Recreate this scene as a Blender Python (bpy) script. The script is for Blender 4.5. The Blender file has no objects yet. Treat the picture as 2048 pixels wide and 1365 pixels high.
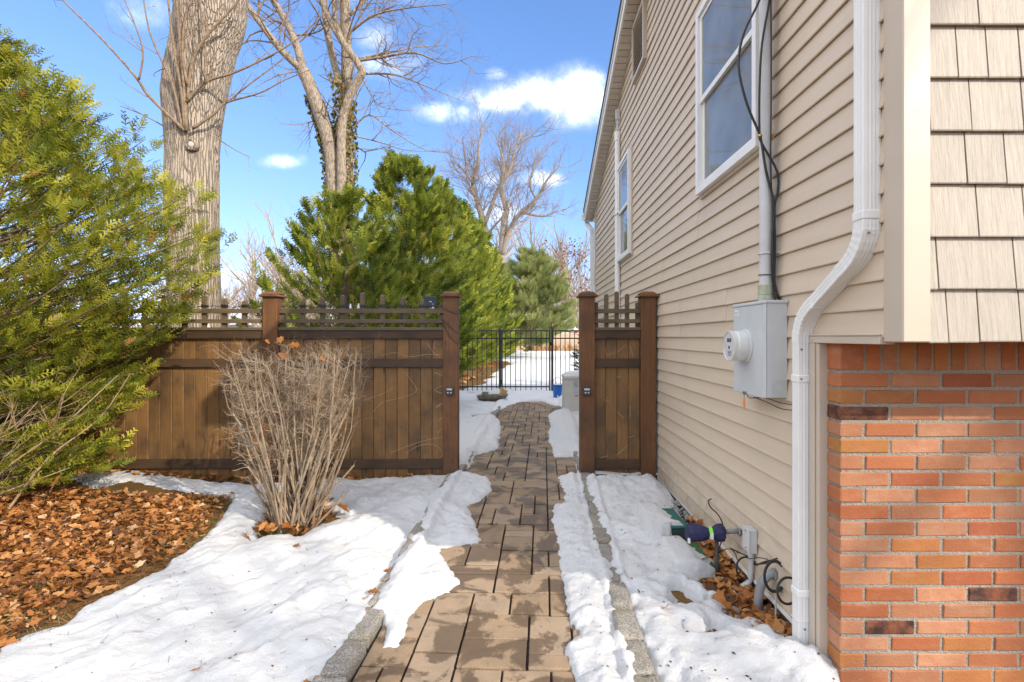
import bpy, math, random
import numpy as np
from mathutils import Vector, Matrix
R = math.radians
sc = bpy.context.scene
col = sc.collection

# ------------------------------------------------------------------ camera
CAMZ = 1.40
cam_d = bpy.data.cameras.new('camera')
cam_d.sensor_width = 36.0
cam_d.lens = 1000.0 / 2048.0 * 36.0
cam_d.shift_x = -26.0 / 2048.0
cam_d.shift_y = -8.5 / 2048.0
cam_d.clip_start = 0.02
cam_d.clip_end = 2000.0
cam = bpy.data.objects.new('camera', cam_d)
cam.location = (0, 0, CAMZ)
cam.rotation_euler = (R(90), 0, 0)
col.objects.link(cam)
sc.camera = cam

# ------------------------------------------------------------------ sky, sun, exposure
SUN_EL = 28.5
SUN_AZ = math.atan2(0.77, -0.64)          # direction towards the sun, measured from +Y to +X
world = bpy.data.worlds.new('World')
sc.world = world
world.use_nodes = True
wn, wl = world.node_tree.nodes, world.node_tree.links
wn.clear()
w_out = wn.new('ShaderNodeOutputWorld')
sky = wn.new('ShaderNodeTexSky')
sky.sky_type = 'NISHITA'
sky.sun_disc = False
sky.sun_elevation = R(SUN_EL)
sky.sun_rotation = SUN_AZ
sky.air_density = 1.0
sky.dust_density = 0.2
sky.ozone_density = 2.6
SKY_STRENGTH = 0.15
bg = wn.new('ShaderNodeBackground')
# the camera's soft shoulder on the sky: radiance / (1 + k * radiance), the same in every direction
v1 = wn.new('ShaderNodeVectorMath'); v1.operation = 'MULTIPLY_ADD'
wl.new(sky.outputs[0], v1.inputs[0]); v1.inputs[1].default_value = (.07, .105, .07); v1.inputs[2].default_value = (1, 1, 1)
v2 = wn.new('ShaderNodeVectorMath'); v2.operation = 'DIVIDE'
wl.new(sky.outputs[0], v2.inputs[0]); wl.new(v1.outputs[0], v2.inputs[1])
tint = wn.new('ShaderNodeVectorMath'); tint.operation = 'MULTIPLY'; tint.inputs[1].default_value = (.90, 1.15, 1.44)   # clear winter blue
wl.new(v2.outputs[0], tint.inputs[0])
wl.new(tint.outputs[0], bg.inputs['Color'])
bg.inputs['Strength'].default_value = SKY_STRENGTH


def wmath(op, a, b=None, c=None):
    n = wn.new('ShaderNodeMath')
    n.operation = op
    for i, v in enumerate((a, b, c)):
        if v is None:
            continue
        if isinstance(v, (int, float)):
            n.inputs[i].default_value = v
        else:
            wl.new(v, n.inputs[i])
    return n.outputs[0]


# clouds: puffs that sit at fixed compass directions, broken up by noise
tcw = wn.new('ShaderNodeTexCoord')
sep = wn.new('ShaderNodeSeparateXYZ')
wl.new(tcw.outputs['Generated'], sep.inputs[0])
dx, dy, dz = sep.outputs
ysafe = wmath('MAXIMUM', dy, 0.05)
u = wmath('DIVIDE', dx, ysafe)
v = wmath('DIVIDE', dz, ysafe)
nz = wn.new('ShaderNodeTexNoise')
nz.inputs['Scale'].default_value = 17.0
nz.inputs['Detail'].default_value = 7.0
nz.inputs['Roughness'].default_value = 0.66
wl.new(tcw.outputs['Generated'], nz.inputs['Vector'])
PUFFS = [(.105, .48, .085, .056, 1.2), (.035, .485, .075, .042, 1.1), (-.05, .475, .10, .030, 1.0), (-.14, .450, .08, .024, .85),
         (.13, .51, .05, .03, 1.0), (-.06, .525, .03, .016, .55), (-.485, .352, .045, .016, .85),
         (-.27, .545, .07, .03, .8), (-.30, .60, .05, .04, .55), (.035, .315, .05, .018, .85), (-.05, .25, .06, .03, .8), (-.07, .315, .035, .02, .55),
         (-.77, .655, .09, .05, .5), (-.30, .68, .2, .03, .4), (-.6, .12, .16, .03, .5), (-.35, .06, .2, .03, .5)]
dens = None
for (cx, cy, rx, ry, k) in PUFFS:
    a = wmath('MULTIPLY', wmath('SUBTRACT', u, cx), 1 / rx)
    b = wmath('MULTIPLY', wmath('SUBTRACT', v, cy), 1 / ry)
    q = wmath('ADD', wmath('MULTIPLY', a, a), wmath('MULTIPLY', b, b))
    g = wmath('MULTIPLY', wmath('EXPONENT', wmath('MULTIPLY', q, -0.9)), k)
    dens = g if dens is None else wmath('MAXIMUM', dens, g)
front = wmath('GREATER_THAN', dy, 0.12)
dens = wmath('MULTIPLY', dens, front)
# denser cloud added to the unseen sky, as fill light for the shaded wall
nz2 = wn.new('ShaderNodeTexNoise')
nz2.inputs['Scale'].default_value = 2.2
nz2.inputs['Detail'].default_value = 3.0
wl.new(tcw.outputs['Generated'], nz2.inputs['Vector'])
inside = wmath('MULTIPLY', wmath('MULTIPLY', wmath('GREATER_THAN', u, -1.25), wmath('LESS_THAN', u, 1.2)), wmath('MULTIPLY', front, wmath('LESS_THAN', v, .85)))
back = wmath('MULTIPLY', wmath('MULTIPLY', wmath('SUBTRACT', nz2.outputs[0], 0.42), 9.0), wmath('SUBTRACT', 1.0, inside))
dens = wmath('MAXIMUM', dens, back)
m = wmath('MULTIPLY', dens, wmath('ADD', wmath('MULTIPLY', wmath('SUBTRACT', nz.outputs[0], 0.5), 3.6), 1.2))
mr = wn.new('ShaderNodeMapRange')
mr.interpolation_type = 'SMOOTHSTEP'
mr.inputs['From Min'].default_value = 0.2
mr.inputs['From Max'].default_value = 1.7
mr.inputs['To Max'].default_value = 0.93
wl.new(m, mr.inputs['Value'])
up = wmath('GREATER_THAN', dz, 0.0)
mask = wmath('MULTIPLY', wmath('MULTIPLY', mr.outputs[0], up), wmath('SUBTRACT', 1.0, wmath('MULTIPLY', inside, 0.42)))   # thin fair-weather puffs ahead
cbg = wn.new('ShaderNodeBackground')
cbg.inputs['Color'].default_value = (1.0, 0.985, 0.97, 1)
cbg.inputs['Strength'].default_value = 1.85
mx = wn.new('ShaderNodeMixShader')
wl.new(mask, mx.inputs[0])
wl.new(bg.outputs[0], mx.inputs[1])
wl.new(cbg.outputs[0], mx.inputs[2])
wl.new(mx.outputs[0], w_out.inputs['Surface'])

sun_d = bpy.data.lights.new('sun', 'SUN')
sun_d.energy = 3.4
sun_d.angle = R(0.55)
sun_d.color = (1.0, 0.90, 0.76)
sun = bpy.data.objects.new('sun', sun_d)
to_sun = Vector((math.sin(SUN_AZ) * math.cos(R(SUN_EL)), math.cos(SUN_AZ) * math.cos(R(SUN_EL)), math.sin(R(SUN_EL))))
sun.rotation_euler = to_sun.to_track_quat('Z', 'Y').to_euler()
sun.location = to_sun * 60
col.objects.link(sun)

sc.view_settings.view_transform = 'Standard'
sc.view_settings.look = 'None'
sc.view_settings.exposure = 0.80
sc.view_settings.gamma = 1.0
sc.view_settings.use_curve_mapping = False
sc.render.engine = 'CYCLES'
sc.cycles.max_bounces = 6
sc.cycles.diffuse_bounces = 3
sc.cycles.transparent_max_bounces = 8
sc.cycles.use_denoising = True

# ------------------------------------------------------------------ helpers
def at(px, py, d):
    """point of the place at depth d that the photograph shows at (px, py)"""
    return Vector(((px - 1050) * .001 * d, d, CAMZ - (py - 674) * .001 * d))


def sstep(a, b, x):
    t = np.clip((np.asarray(x, float) - a) / (b - a), 0, 1)
    return t * t * (3 - 2 * t)


def vnoise(x, y, seed=0):
    x = np.asarray(x, float); y = np.asarray(y, float)
    xi = np.floor(x).astype(np.int64); yi = np.floor(y).astype(np.int64)
    fx = x - xi; fy = y - yi
    fx = fx * fx * (3 - 2 * fx); fy = fy * fy * (3 - 2 * fy)

    def h(i, j):
        n = (i * 374761393 + j * 668265263 + seed * 974634777) & 0xffffffff
        n = ((n ^ (n >> 13)) * 1274126177) & 0xffffffff
        return ((n ^ (n >> 16)) & 0xffff) / 65535.0
    return (h(xi, yi) * (1 - fx) + h(xi + 1, yi) * fx) * (1 - fy) + (h(xi, yi + 1) * (1 - fx) + h(xi + 1, yi + 1) * fx) * fy


def fbm(x, y, seed=0, octv=4):
    s = 0; a = .5
    for k in range(octv):
        s = s + a * vnoise(x * 2 ** k, y * 2 ** k, seed + k * 7)
        a *= .5
    return s - .47


def tag(o, label=None, cat=None, group=None, kind=None):
    if label: o['label'] = label
    if cat: o['category'] = cat
    if group: o['group'] = group
    if kind: o['kind'] = kind
    return o


def link(name, me, parent=None, loc=None):
    o = bpy.data.objects.new(name, me)
    col.objects.link(o)
    if parent is not None:
        o.parent = parent
    if loc is not None:
        o.location = loc
    return o


def empty(name, loc=(0, 0, 0), label=None, cat=None, group=None):
    o = bpy.data.objects.new(name, None)
    o.empty_display_size = .1
    col.objects.link(o)
    o.location = loc
    return tag(o, label, cat, group)


def copy_tree(o, parent=None):
    c = o.copy()
    col.objects.link(c)
    c.parent = parent
    for ch in [x for x in bpy.data.objects if x.parent == o]:
        copy_tree(ch, c)
    return c


class MB:
    """collects pieces of geometry and links them as one mesh object"""
    def __init__(s, off=(0, 0, 0)):
        s.v = []; s.f = []; s.off = Vector(off)

    def add(s, vs, fs):
        n = len(s.v)
        s.v.extend([tuple(Vector(p) - s.off) for p in vs])
        s.f.extend([tuple(i + n for i in f) for f in fs])
        return s

    def box(s, a, b):
        x0, y0, z0 = a; x1, y1, z1 = b
        vs = [(x0, y0, z0), (x1, y0, z0), (x1, y1, z0), (x0, y1, z0), (x0, y0, z1), (x1, y0, z1), (x1, y1, z1), (x0, y1, z1)]
        return s.add(vs, [(0, 3, 2, 1), (4, 5, 6, 7), (0, 1, 5, 4), (1, 2, 6, 5), (2, 3, 7, 6), (3, 0, 4, 7)])

    def prism(s, poly, axis, a, b):
        """polygon extruded along an axis; poly is in the two other axes (in xyz order)"""
        n = len(poly); vs = []
        for t in (a, b):
            for (p, q) in poly:
                vs.append({'x': (t, p, q), 'y': (p, t, q), 'z': (p, q, t)}[axis])
        fs = [tuple(range(n))[::-1], tuple(range(n, 2 * n))]
        fs += [(i, (i + 1) % n, n + (i + 1) % n, n + i) for i in range(n)]
        return s.add(vs, fs)

    def tube(s, pts, r, sides=6, cap=True):
        pts = [Vector(p) for p in pts]
        n = len(pts)
        rs = r if isinstance(r, (list, tuple)) else [r] * n
        vs = []; fs = []
        ref = None
        for i, p in enumerate(pts):
            t = (pts[min(i + 1, n - 1)] - pts[max(i - 1, 0)])
            t = t.normalized() if t.length > 1e-9 else Vector((0, 0, 1))
            if ref is None:
                ref = t.orthogonal().normalized()
            ref = (ref - t * ref.dot(t))
            ref = ref.normalized() if ref.length > 1e-6 else t.orthogonal().normalized()
            bi = t.cross(ref)
            for k in range(sides):
                a = 2 * math.pi * k / sides
                vs.append(p + (ref * math.cos(a) + bi * math.sin(a)) * rs[i])
        for i in range(n - 1):
            for k in range(sides):
                a = i * sides + k; b = i * sides + (k + 1) % sides
                fs.append((a, b, b + sides, a + sides))
        if cap:
            fs.append(tuple(range(sides))[::-1]); fs.append(tuple(range((n - 1) * sides, n * sides)))
        return s.add(vs, fs)

    def lathe(s, prof, c, sides=24, axis='z'):
        """prof: (radius, height) list"""
        vs = []; fs = []
        c = Vector(c)
        for (r, h) in prof:
            for k in range(sides):
                a = 2 * math.pi * k / sides
                p = {'z': (r * math.cos(a), r * math.sin(a), h), 'x': (h, r * math.cos(a), r * math.sin(a)), 'y': (r * math.sin(a), h, r * math.cos(a))}[axis]
                vs.append(c + Vector(p))
        n = len(prof)
        for i in range(n - 1):
            for k in range(sides):
                a = i * sides + k; b = i * sides + (k + 1) % sides
                fs.append((a, b, b + sides, a + sides))
        fs.append(tuple(range(sides))[::-1]); fs.append(tuple(range((n - 1) * sides, n * sides)))
        return s.add(vs, fs)

    def mesh(s, name, mat=None, smooth=False, bevel=0):
        me = bpy.data.meshes.new(name)
        me.from_pydata(s.v, [], s.f)
        if bevel:
            import bmesh
            bm = bmesh.new(); bm.from_mesh(me)
            bmesh.ops.bevel(bm, geom=[e for e in bm.edges if len(e.link_faces) == 2 and e.calc_face_angle(0) > .6], offset=bevel, segments=2 if bevel > .004 else 1, affect='EDGES', profile=.6)
            bm.to_mesh(me); bm.free()
        if mat: me.materials.append(mat)
        if smooth:
            me.polygons.foreach_set('use_smooth', [True] * len(me.polygons))
        me.update()
        return me

    def build(s, name, mat=None, parent=None, smooth=False, bevel=0, loc=None):
        return link(name, s.mesh(name, mat, smooth, bevel), parent, loc if loc is not None else (tuple(s.off) if parent is None else None))


def np_mesh(name, V, F, mat=None, parent=None, smooth=False, attr=None):
    """fast mesh from numpy: V (n,3), F (m,k)"""
    me = bpy.data.meshes.new(name)
    V = np.ascontiguousarray(V, np.float32); F = np.ascontiguousarray(F, np.int32)
    m, k = F.shape
    me.vertices.add(len(V)); me.vertices.foreach_set('co', V.ravel())
    me.loops.add(m * k); me.loops.foreach_set('vertex_index', F.ravel())
    me.polygons.add(m)
    me.polygons.foreach_set('loop_start', np.arange(0, m * k, k, dtype=np.int32))
    if smooth:
        me.polygons.foreach_set('use_smooth', np.ones(m, bool))
    if attr is not None:
        a = me.attributes.new('rnd', 'FLOAT', 'POINT')
        a.data.foreach_set('value', np.ascontiguousarray(attr, np.float32))
    me.update(calc_edges=True)
    if mat: me.materials.append(mat)
    return link(name, me, parent)


# ------------------------------------------------------------------ materials
def lin(c):
    """sRGB 0-255 -> linear"""
    return tuple(((x / 255) / 12.92 if x / 255 <= .04045 else ((x / 255 + .055) / 1.055) ** 2.4) for x in c)


def nt(name):
    m = bpy.data.materials.new(name)
    m.use_nodes = True
    t = m.node_tree
    b = t.nodes['Principled BSDF']
    return m, t, b


def node(t, kind, **kw):
    n = t.nodes.new(kind)
    for k, v in kw.items():
        if k in ('ins',):
            for kk, vv in v.items():
                if hasattr(vv, 'is_linked') or isinstance(vv, bpy.types.NodeSocket):
                    t.links.new(vv, n.inputs[kk])
                else:
                    n.inputs[kk].default_value = vv
        else:
            setattr(n, k, v)
    return n


def c4(c):
    return (c[0], c[1], c[2], 1)


def mixc(t, fac, a, b, blend='MIX'):
    n = t.nodes.new('ShaderNodeMix')
    n.data_type = 'RGBA'; n.blend_type = blend
    for key, val in ((0, fac), (6, a), (7, b)):
        if isinstance(val, bpy.types.NodeSocket):
            t.links.new(val, n.inputs[key])
        else:
            n.inputs[key].default_value = val if key == 0 else c4(val)
    return n.outputs[2]


def coords(t, scale=(1, 1, 1), objrand=True, src='Object'):
    tc = node(t, 'ShaderNodeTexCoord')
    vec = tc.outputs[src]
    if objrand:
        oi = node(t, 'ShaderNodeObjectInfo')
        ml = node(t, 'ShaderNodeMath', operation='MULTIPLY'); t.links.new(oi.outputs['Random'], ml.inputs[0]); ml.inputs[1].default_value = 57.3
        ad = node(t, 'ShaderNodeVectorMath', operation='ADD')
        t.links.new(vec, ad.inputs[0]); t.links.new(ml.outputs[0], ad.inputs[1])
        vec = ad.outputs[0]
    mp = node(t, 'ShaderNodeMapping'); mp.inputs['Scale'].default_value = scale
    t.links.new(vec, mp.inputs['Vector'])
    return mp.outputs[0]


def noise(t, vec, scale, detail=5, rough=.55, dist=0):
    n = node(t, 'ShaderNodeTexNoise')
    n.inputs['Scale'].default_value = scale; n.inputs['Detail'].default_value = detail
    n.inputs['Roughness'].default_value = rough; n.inputs['Distortion'].default_value = dist
    t.links.new(vec, n.inputs['Vector'])
    return n.outputs[0]


def rng_(t, val, a, b, c=0.0, d=1.0):
    n = node(t, 'ShaderNodeMapRange')
    t.links.new(val, n.inputs[0])
    for i, x in enumerate((a, b, c, d)):
        n.inputs[i + 1].default_value = x
    return n.outputs[0]


def bump(t, b, height, strength=.3, dist=.01):
    n = node(t, 'ShaderNodeBump')
    n.inputs['Strength'].default_value = strength; n.inputs['Distance'].default_value = dist
    t.links.new(height, n.inputs['Height'])
    t.links.new(n.outputs[0], b.inputs['Normal'])
    return n


def vary(t, colour, amount):
    """lighter or darker per object"""
    oi = node(t, 'ShaderNodeObjectInfo')
    h = node(t, 'ShaderNodeHueSaturation')
    t.links.new(rng_(t, oi.outputs['Random'], 0, 1, 1 - amount, 1 + amount), h.inputs['Value'])
    if isinstance(colour, bpy.types.NodeSocket):
        t.links.new(colour, h.inputs['Color'])
    else:
        h.inputs['Color'].default_value = c4(colour)
    return h.outputs[0]


def simple(name, c1, c2=None, scale=(1, 1, 1), nscale=12, rough=.6, bumps=.15, bscale=60, bdist=.004, var=.06, spec=.4, metal=0, lo=.35, hi=.65, src='Object', rand=True, detail=6):
    m, t, b = nt(name)
    vec = coords(t, scale, rand, src)
    n = noise(t, vec, nscale, detail)
    base = mixc(t, rng_(t, n, lo, hi), c1, c2 or tuple(x * .8 for x in c1))
    if var: base = vary(t, base, var)
    t.links.new(base, b.inputs['Base Color'])
    b.inputs['Roughness'].default_value = rough
    b.inputs['Specular IOR Level'].default_value = spec
    b.inputs['Metallic'].default_value = metal
    if bumps:
        bump(t, b, noise(t, vec, bscale, 4), bumps, bdist)
    return m


def mat_wood(name, c1, c2, dark, axis='z', var=.16):
    """stained board: grain along an axis, darker weather blotches, knots"""
    m, t, b = nt(name)
    s = {'z': (16, 16, 1.1), 'x': (1.1, 16, 16)}[axis]
    vec = coords(t, s)
    g = noise(t, vec, 3.2, 8, .65, .8)
    base = mixc(t, rng_(t, g, .34, .66), c1, c2)
    vec2 = coords(t, (1, 1, 1))
    blot = noise(t, vec2, 2.6, 6, .65)
    base = mixc(t, rng_(t, blot, .44, .66, 0, .85), base, dark)
    vk = coords(t, {'z': (7, 7, 2.2), 'x': (2.2, 7, 7)}[axis])
    kn = node(t, 'ShaderNodeTexVoronoi'); kn.inputs['Scale'].default_value = 1.0; t.links.new(vk, kn.inputs['Vector'])
    base = mixc(t, rng_(t, kn.outputs['Distance'], .05, .13, .85, 0), base, tuple(x * .35 for x in dark))
    base = vary(t, base, var)
    t.links.new(base, b.inputs['Base Color'])
    b.inputs['Roughness'].default_value = .62
    b.inputs['Specular IOR Level'].default_value = .35
    bump(t, b, g, .35, .004)
    return m


def mat_leaf(name, stops, trans=.3, rough=.55):
    m, t, b = nt(name)
    at_ = node(t, 'ShaderNodeAttribute', attribute_name='rnd')
    r = node(t, 'ShaderNodeValToRGB')
    els = r.color_ramp.elements
    while len(els) < len(stops): els.new(.5)
    for e, (p, c) in zip(els, stops):
        e.position = p; e.color = c4(c)
    t.links.new(at_.outputs['Fac'], r.inputs[0])
    t.links.new(r.outputs[0], b.inputs['Base Color'])
    b.inputs['Roughness'].default_value = rough
    b.inputs['Specular IOR Level'].default_value = .3
    tr = node(t, 'ShaderNodeBsdfTranslucent'); t.links.new(r.outputs[0], tr.inputs[0])
    mx = node(t, 'ShaderNodeMixShader'); mx.inputs[0].default_value = trans
    out = t.nodes['Material Output']
    t.links.new(b.outputs[0], mx.inputs[1]); t.links.new(tr.outputs[0], mx.inputs[2]); t.links.new(mx.outputs[0], out.inputs[0])
    return m

# ------------------------------------------------------------------ ground, path, snow
rnd = random.Random(11)


def gz(x, d):
    x = np.asarray(x, float); d = np.asarray(d, float)
    return 0.06 * sstep(2.2, 4.7, d) + 0.085 * sstep(-2.3, -4.3, x) * (1 - sstep(5.2, 9, d))


PATH_O = (-0.145, 2.1)
PATH_S = 0.037
PATH_W = 0.56


def path_x(x, d):
    """distance across the path from its middle line"""
    return np.asarray(x, float) - (PATH_O[0] + PATH_S * (np.asarray(d, float) - PATH_O[1]))


M_ground, t, b = nt('soil_grass')
vec = coords(t, (1, 1, 1), False)
n1 = noise(t, vec, 3.0, 8, .65); n2 = noise(t, vec, 0.35, 5); n3 = noise(t, vec, 45, 6, .7)
base = mixc(t, rng_(t, n3, .35, .65), (.075, .040, .018), (.25, .128, .045))
base = mixc(t, rng_(t, n1, .5, .68), base, (.11, .085, .03))
base = mixc(t, rng_(t, n2, .45, .6, 0, .6), base, (.17, .12, .05))
t.links.new(base, b.inputs['Base Color']); b.inputs['Roughness'].default_value = .95; b.inputs['Specular IOR Level'].default_value = .1
bump(t, b, n3, .8, .02)

xs = np.unique(np.concatenate([np.linspace(-300, -12, 25), np.arange(-12, -5, .5), np.arange(-5, 2.0, .06), np.arange(2, 12, .5), np.linspace(12, 300, 25)]))
ds = np.unique(np.concatenate([np.linspace(-120, -4, 12), np.arange(-4, 1.5, .4), np.arange(1.5, 5.2, .06), np.arange(5.2, 13, .15), np.arange(13, 60, 2.0), np.linspace(60, 700, 25)]))
GX, GD = np.meshgrid(xs, ds)
GZ = gz(GX, GD) - 0.012 + .02 * fbm(GX * 2.2, GD * 2.2, 3)
inpath = (np.abs(path_x(GX, GD)) < .70) & (GD > 1) & (GD < 11.3)
GZ = np.where(inpath, gz(GX, GD) - .07, GZ)
GZ = np.where((GX > 1.2) & (GD > 2) & (GD < 9), -.05, GZ)


def grid_faces(ny, nx, keep=None):
    i = np.arange(ny * nx).reshape(ny, nx)
    F = np.stack([i[:-1, :-1], i[:-1, 1:], i[1:, 1:], i[1:, :-1]], -1).reshape(-1, 4)
    return F if keep is None else F[keep[F].any(1)]


ground = np_mesh('ground', np.stack([GX, GD, GZ], -1).reshape(-1, 3), grid_faces(*GX.shape), M_ground, smooth=True)
tag(ground, kind='structure')

# --- paved path
M_paver, t, b = nt('paver_concrete')
vec = coords(t, (1, 1, 1)); wv = coords(t, (1, 1, 1), False, 'Generated')
geo = node(t, 'ShaderNodeNewGeometry')
n1 = noise(t, vec, 9, 7, .6); n2 = noise(t, vec, 160, 3, .6)
base = mixc(t, rng_(t, n1, .35, .68), (.335, .225, .13), (.245, .175, .11))
base = mixc(t, rng_(t, n2, .4, .7, 0, .25), base, (.12, .1, .08))
oi = node(t, 'ShaderNodeObjectInfo')
base = mixc(t, rng_(t, oi.outputs['Random'], 0, 1, 0, .4), base, (.215, .18, .145))
base = vary(t, base, .16)
wet = noise(t, geo.outputs['Position'], 4.2, 5, .62, .6)
wetm = rng_(t, wet, .50, .535)
base = mixc(t, rng_(t, wet, .487, .538, 0, .72), base, (.062, .036, .016))
t.links.new(base, b.inputs['Base Color'])
t.links.new(rng_(t, wet, .50, .54, .8, .42), b.inputs['Roughness'])
b.inputs['Specular IOR Level'].default_value = .35
hb = node(t, 'ShaderNodeMath', operation='MULTIPLY_ADD'); t.links.new(n1, hb.inputs[0]); hb.inputs[1].default_value = 3; t.links.new(n2, hb.inputs[2])
bump(t, b, hb.outputs[0], .35, .006)
M_joint = simple('joint_sand', (.06, .047, .035), (.022, .018, .014), nscale=80, rough=.95, bumps=.5, bscale=150)

PL0, PL1 = 1.5, 11.15
cs = math.atan(PATH_S)
bed = MB()
NB = 24
vs = []; fs = []
for i in range(NB + 1):
    d = PL0 + (PL1 - PL0) * i / NB
    xc = PATH_O[0] + PATH_S * (d - PATH_O[1])
    z = float(gz(xc, d)) - .022
    vs += [(xc - .68, d, z), (xc + .68, d, z)]
for i in range(NB):
    a = 2 * i; fs.append((a, a + 1, a + 3, a + 2))
path = MB().add(vs, fs).build('path', M_joint)
tag(path, kind='structure')
U = .1018
NC, NR = 11, int((PL1 - PL0) / U)
occ = [[False] * NC for _ in range(NR)]
SIZES = [((3, 2), 3.2), ((2, 3), 1.2), ((2, 2), 3.6), ((2, 1), 2.4), ((1, 2), 2.4), ((3, 1), .5), ((1, 1), .3)]
paver_mesh = {}


def paver_me(w, h, k):
    key = (w, h, k)
    if key not in paver_mesh:
        r = random.Random(hash(key) % 1000)
        W, H = w * U - .0105, h * U - .0105
        me = MB().box((-W / 2, -H / 2, -.05), (W / 2, H / 2, 0)).mesh('paver', M_paver, bevel=.005)
        for v in me.vertices:
            v.co.x += r.uniform(-.0012, .0012); v.co.y += r.uniform(-.0012, .0012)
        paver_mesh[key] = me
    return paver_mesh[key]


for r in range(NR):
    for c in range(NC):
        if occ[r][c]: continue
        opts = []
        for (w, h), p in SIZES:
            if c + w <= NC and r + h <= NR and all(not occ[r + j][c + i] for j in range(h) for i in range(w)):
                left = 0
                while c + w + left < NC and not occ[r][c + w + left] and left < 3: left += 1
                opts.append(((w, h), p * (.25 if left == 1 else 1)))
        (w, h) = rnd.choices([o[0] for o in opts], [o[1] for o in opts])[0]
        for j in range(h):
            for i in range(w): occ[r + j][c + i] = True
        lx = (c + w / 2) * U - PATH_W; d = PL0 + (r + h / 2) * U
        xc = PATH_O[0] + PATH_S * (d - PATH_O[1]) + lx
        o = link('paver', paver_me(w, h, rnd.randint(0, 1)), path, (xc, d - PATH_S * lx, float(gz(xc, d)) + rnd.uniform(-.0025, .0025)))
        o.rotation_euler = (rnd.uniform(-.006, .006) + .02 * float(2.2 < d < 4.7), rnd.uniform(-.006, .006), -cs)

# --- granite kerbs
M_granite, t, b = nt('granite')
vec = coords(t)
n1 = noise(t, vec, 130, 4, .8); n2 = noise(t, vec, 14, 6, .6)
base = mixc(t, rng_(t, n1, .42, .58), (.34, .315, .27), (.115, .105, .095))
base = mixc(t, rng_(t, n2, .5, .66, 0, .55), base, (.20, .155, .07))
t.links.new(vary(t, base, .15), b.inputs['Base Color']); b.inputs['Roughness'].default_value = .85
bump(t, b, n2, .7, .02)


def rough_stone(L, W, H, seed, amp=.012, n=3):
    """a hewn block with worn edges and uneven faces"""
    import bmesh
    bm = bmesh.new()
    bmesh.ops.create_cube(bm, size=1)
    bmesh.ops.scale(bm, vec=(W, L, H), verts=bm.verts)
    bmesh.ops.bevel(bm, geom=list(bm.edges), offset=min(W, H) * .17, segments=2, affect='EDGES', profile=.6)
    bmesh.ops.subdivide_edges(bm, edges=[e for e in bm.edges if e.calc_length() > .05], cuts=n, use_grid_fill=True)
    for v in bm.verts:
        q = v.co
        k = fbm(np.array([q.x * 11 + q.z * 7]), np.array([q.y * 11 - q.z * 5]), seed)[0]
        k2 = fbm(np.array([q.y * 13 + q.z * 9]), np.array([q.x * 13]), seed + 50)[0]
        v.co += Vector((k, k2, k - k2)) * amp * 2
    me = bpy.data.meshes.new('kerb_stone')
    bm.to_mesh(me); bm.free()
    me.materials.append(M_granite)
    me.polygons.foreach_set('use_smooth', [True] * len(me.polygons))
    return me


stones = [rough_stone(.235, .115, .15, 3 + k) for k in range(5)]
for side, nm in ((-1, 'left'), (1, 'right')):
    vs = []; fs = []
    for i in range(13):
        d = 1.5 + 9.3 * i / 12
        xc = PATH_O[0] + PATH_S * (d - PATH_O[1]) + side * .62
        z = float(gz(xc, d)) - .015
        vs += [(xc - .045, d, z), (xc + .045, d, z)]
    for i in range(12):
        a = 2 * i; fs.append((a, a + 1, a + 3, a + 2))
    kerb = tag(MB().add(vs, fs).build('kerb_bed', M_joint), kind='structure')
    d = 1.45
    while d < 10.9:
        s = rnd.uniform(.82, 1.2)
        L = .235 * s
        dd = d + L / 2
        xc = PATH_O[0] + PATH_S * (dd - PATH_O[1]) + side * .62 + rnd.uniform(-.008, .008)
        o = link('kerb_stone', stones[rnd.randint(0, 4)], kerb, (xc, dd, float(gz(xc, dd)) - .03 + rnd.uniform(-.008, .008)))
        o.scale = (rnd.uniform(.92, 1.12), s, rnd.uniform(.95, 1.08)); o.rotation_euler = (rnd.uniform(-.03, .03), rnd.uniform(-.04, .04), -cs + rnd.uniform(-.04, .04) + (math.pi if rnd.random() < .5 else 0))
        d += L + .012

# --- snow
M_snow, t, b = nt('snow')
vec = coords(t, (1, 1, 1), False)
n1 = noise(t, vec, 19, 7, .7); n2 = noise(t, vec, 220, 3, .6)
base = mixc(t, rng_(t, noise(t, vec, 4, 6, .7), .55, .8, 0, .25), (.70, .702, .705), (.57, .56, .54))
t.links.new(base, b.inputs['Base Color']); b.inputs['Roughness'].default_value = .65; b.inputs['Specular IOR Level'].default_value = .25
b.inputs['Subsurface Weight'].default_value = .25; b.inputs['Subsurface Radius'].default_value = (.02, .025, .03); b.inputs['Subsurface Scale'].default_value = .5
hb = node(t, 'ShaderNodeMath', operation='MULTIPLY_ADD'); t.links.new(n2, hb.inputs[0]); hb.inputs[1].default_value = .35; t.links.new(n1, hb.inputs[2])
bump(t, b, hb.outputs[0], 1.0, .03)


def to_ground(pts, lift=.03):
    out = []
    for (px, py) in pts:
        d = 1.37 / max(py - 674, 4) * 1000
        for _ in range(4):
            x = (px - 1050) * .001 * d
            d = (CAMZ - float(gz(x, d)) - lift) / max(py - 674, 4) * 1000
        out.append(((px - 1050) * .001 * d, d))
    return np.array(out)


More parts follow.
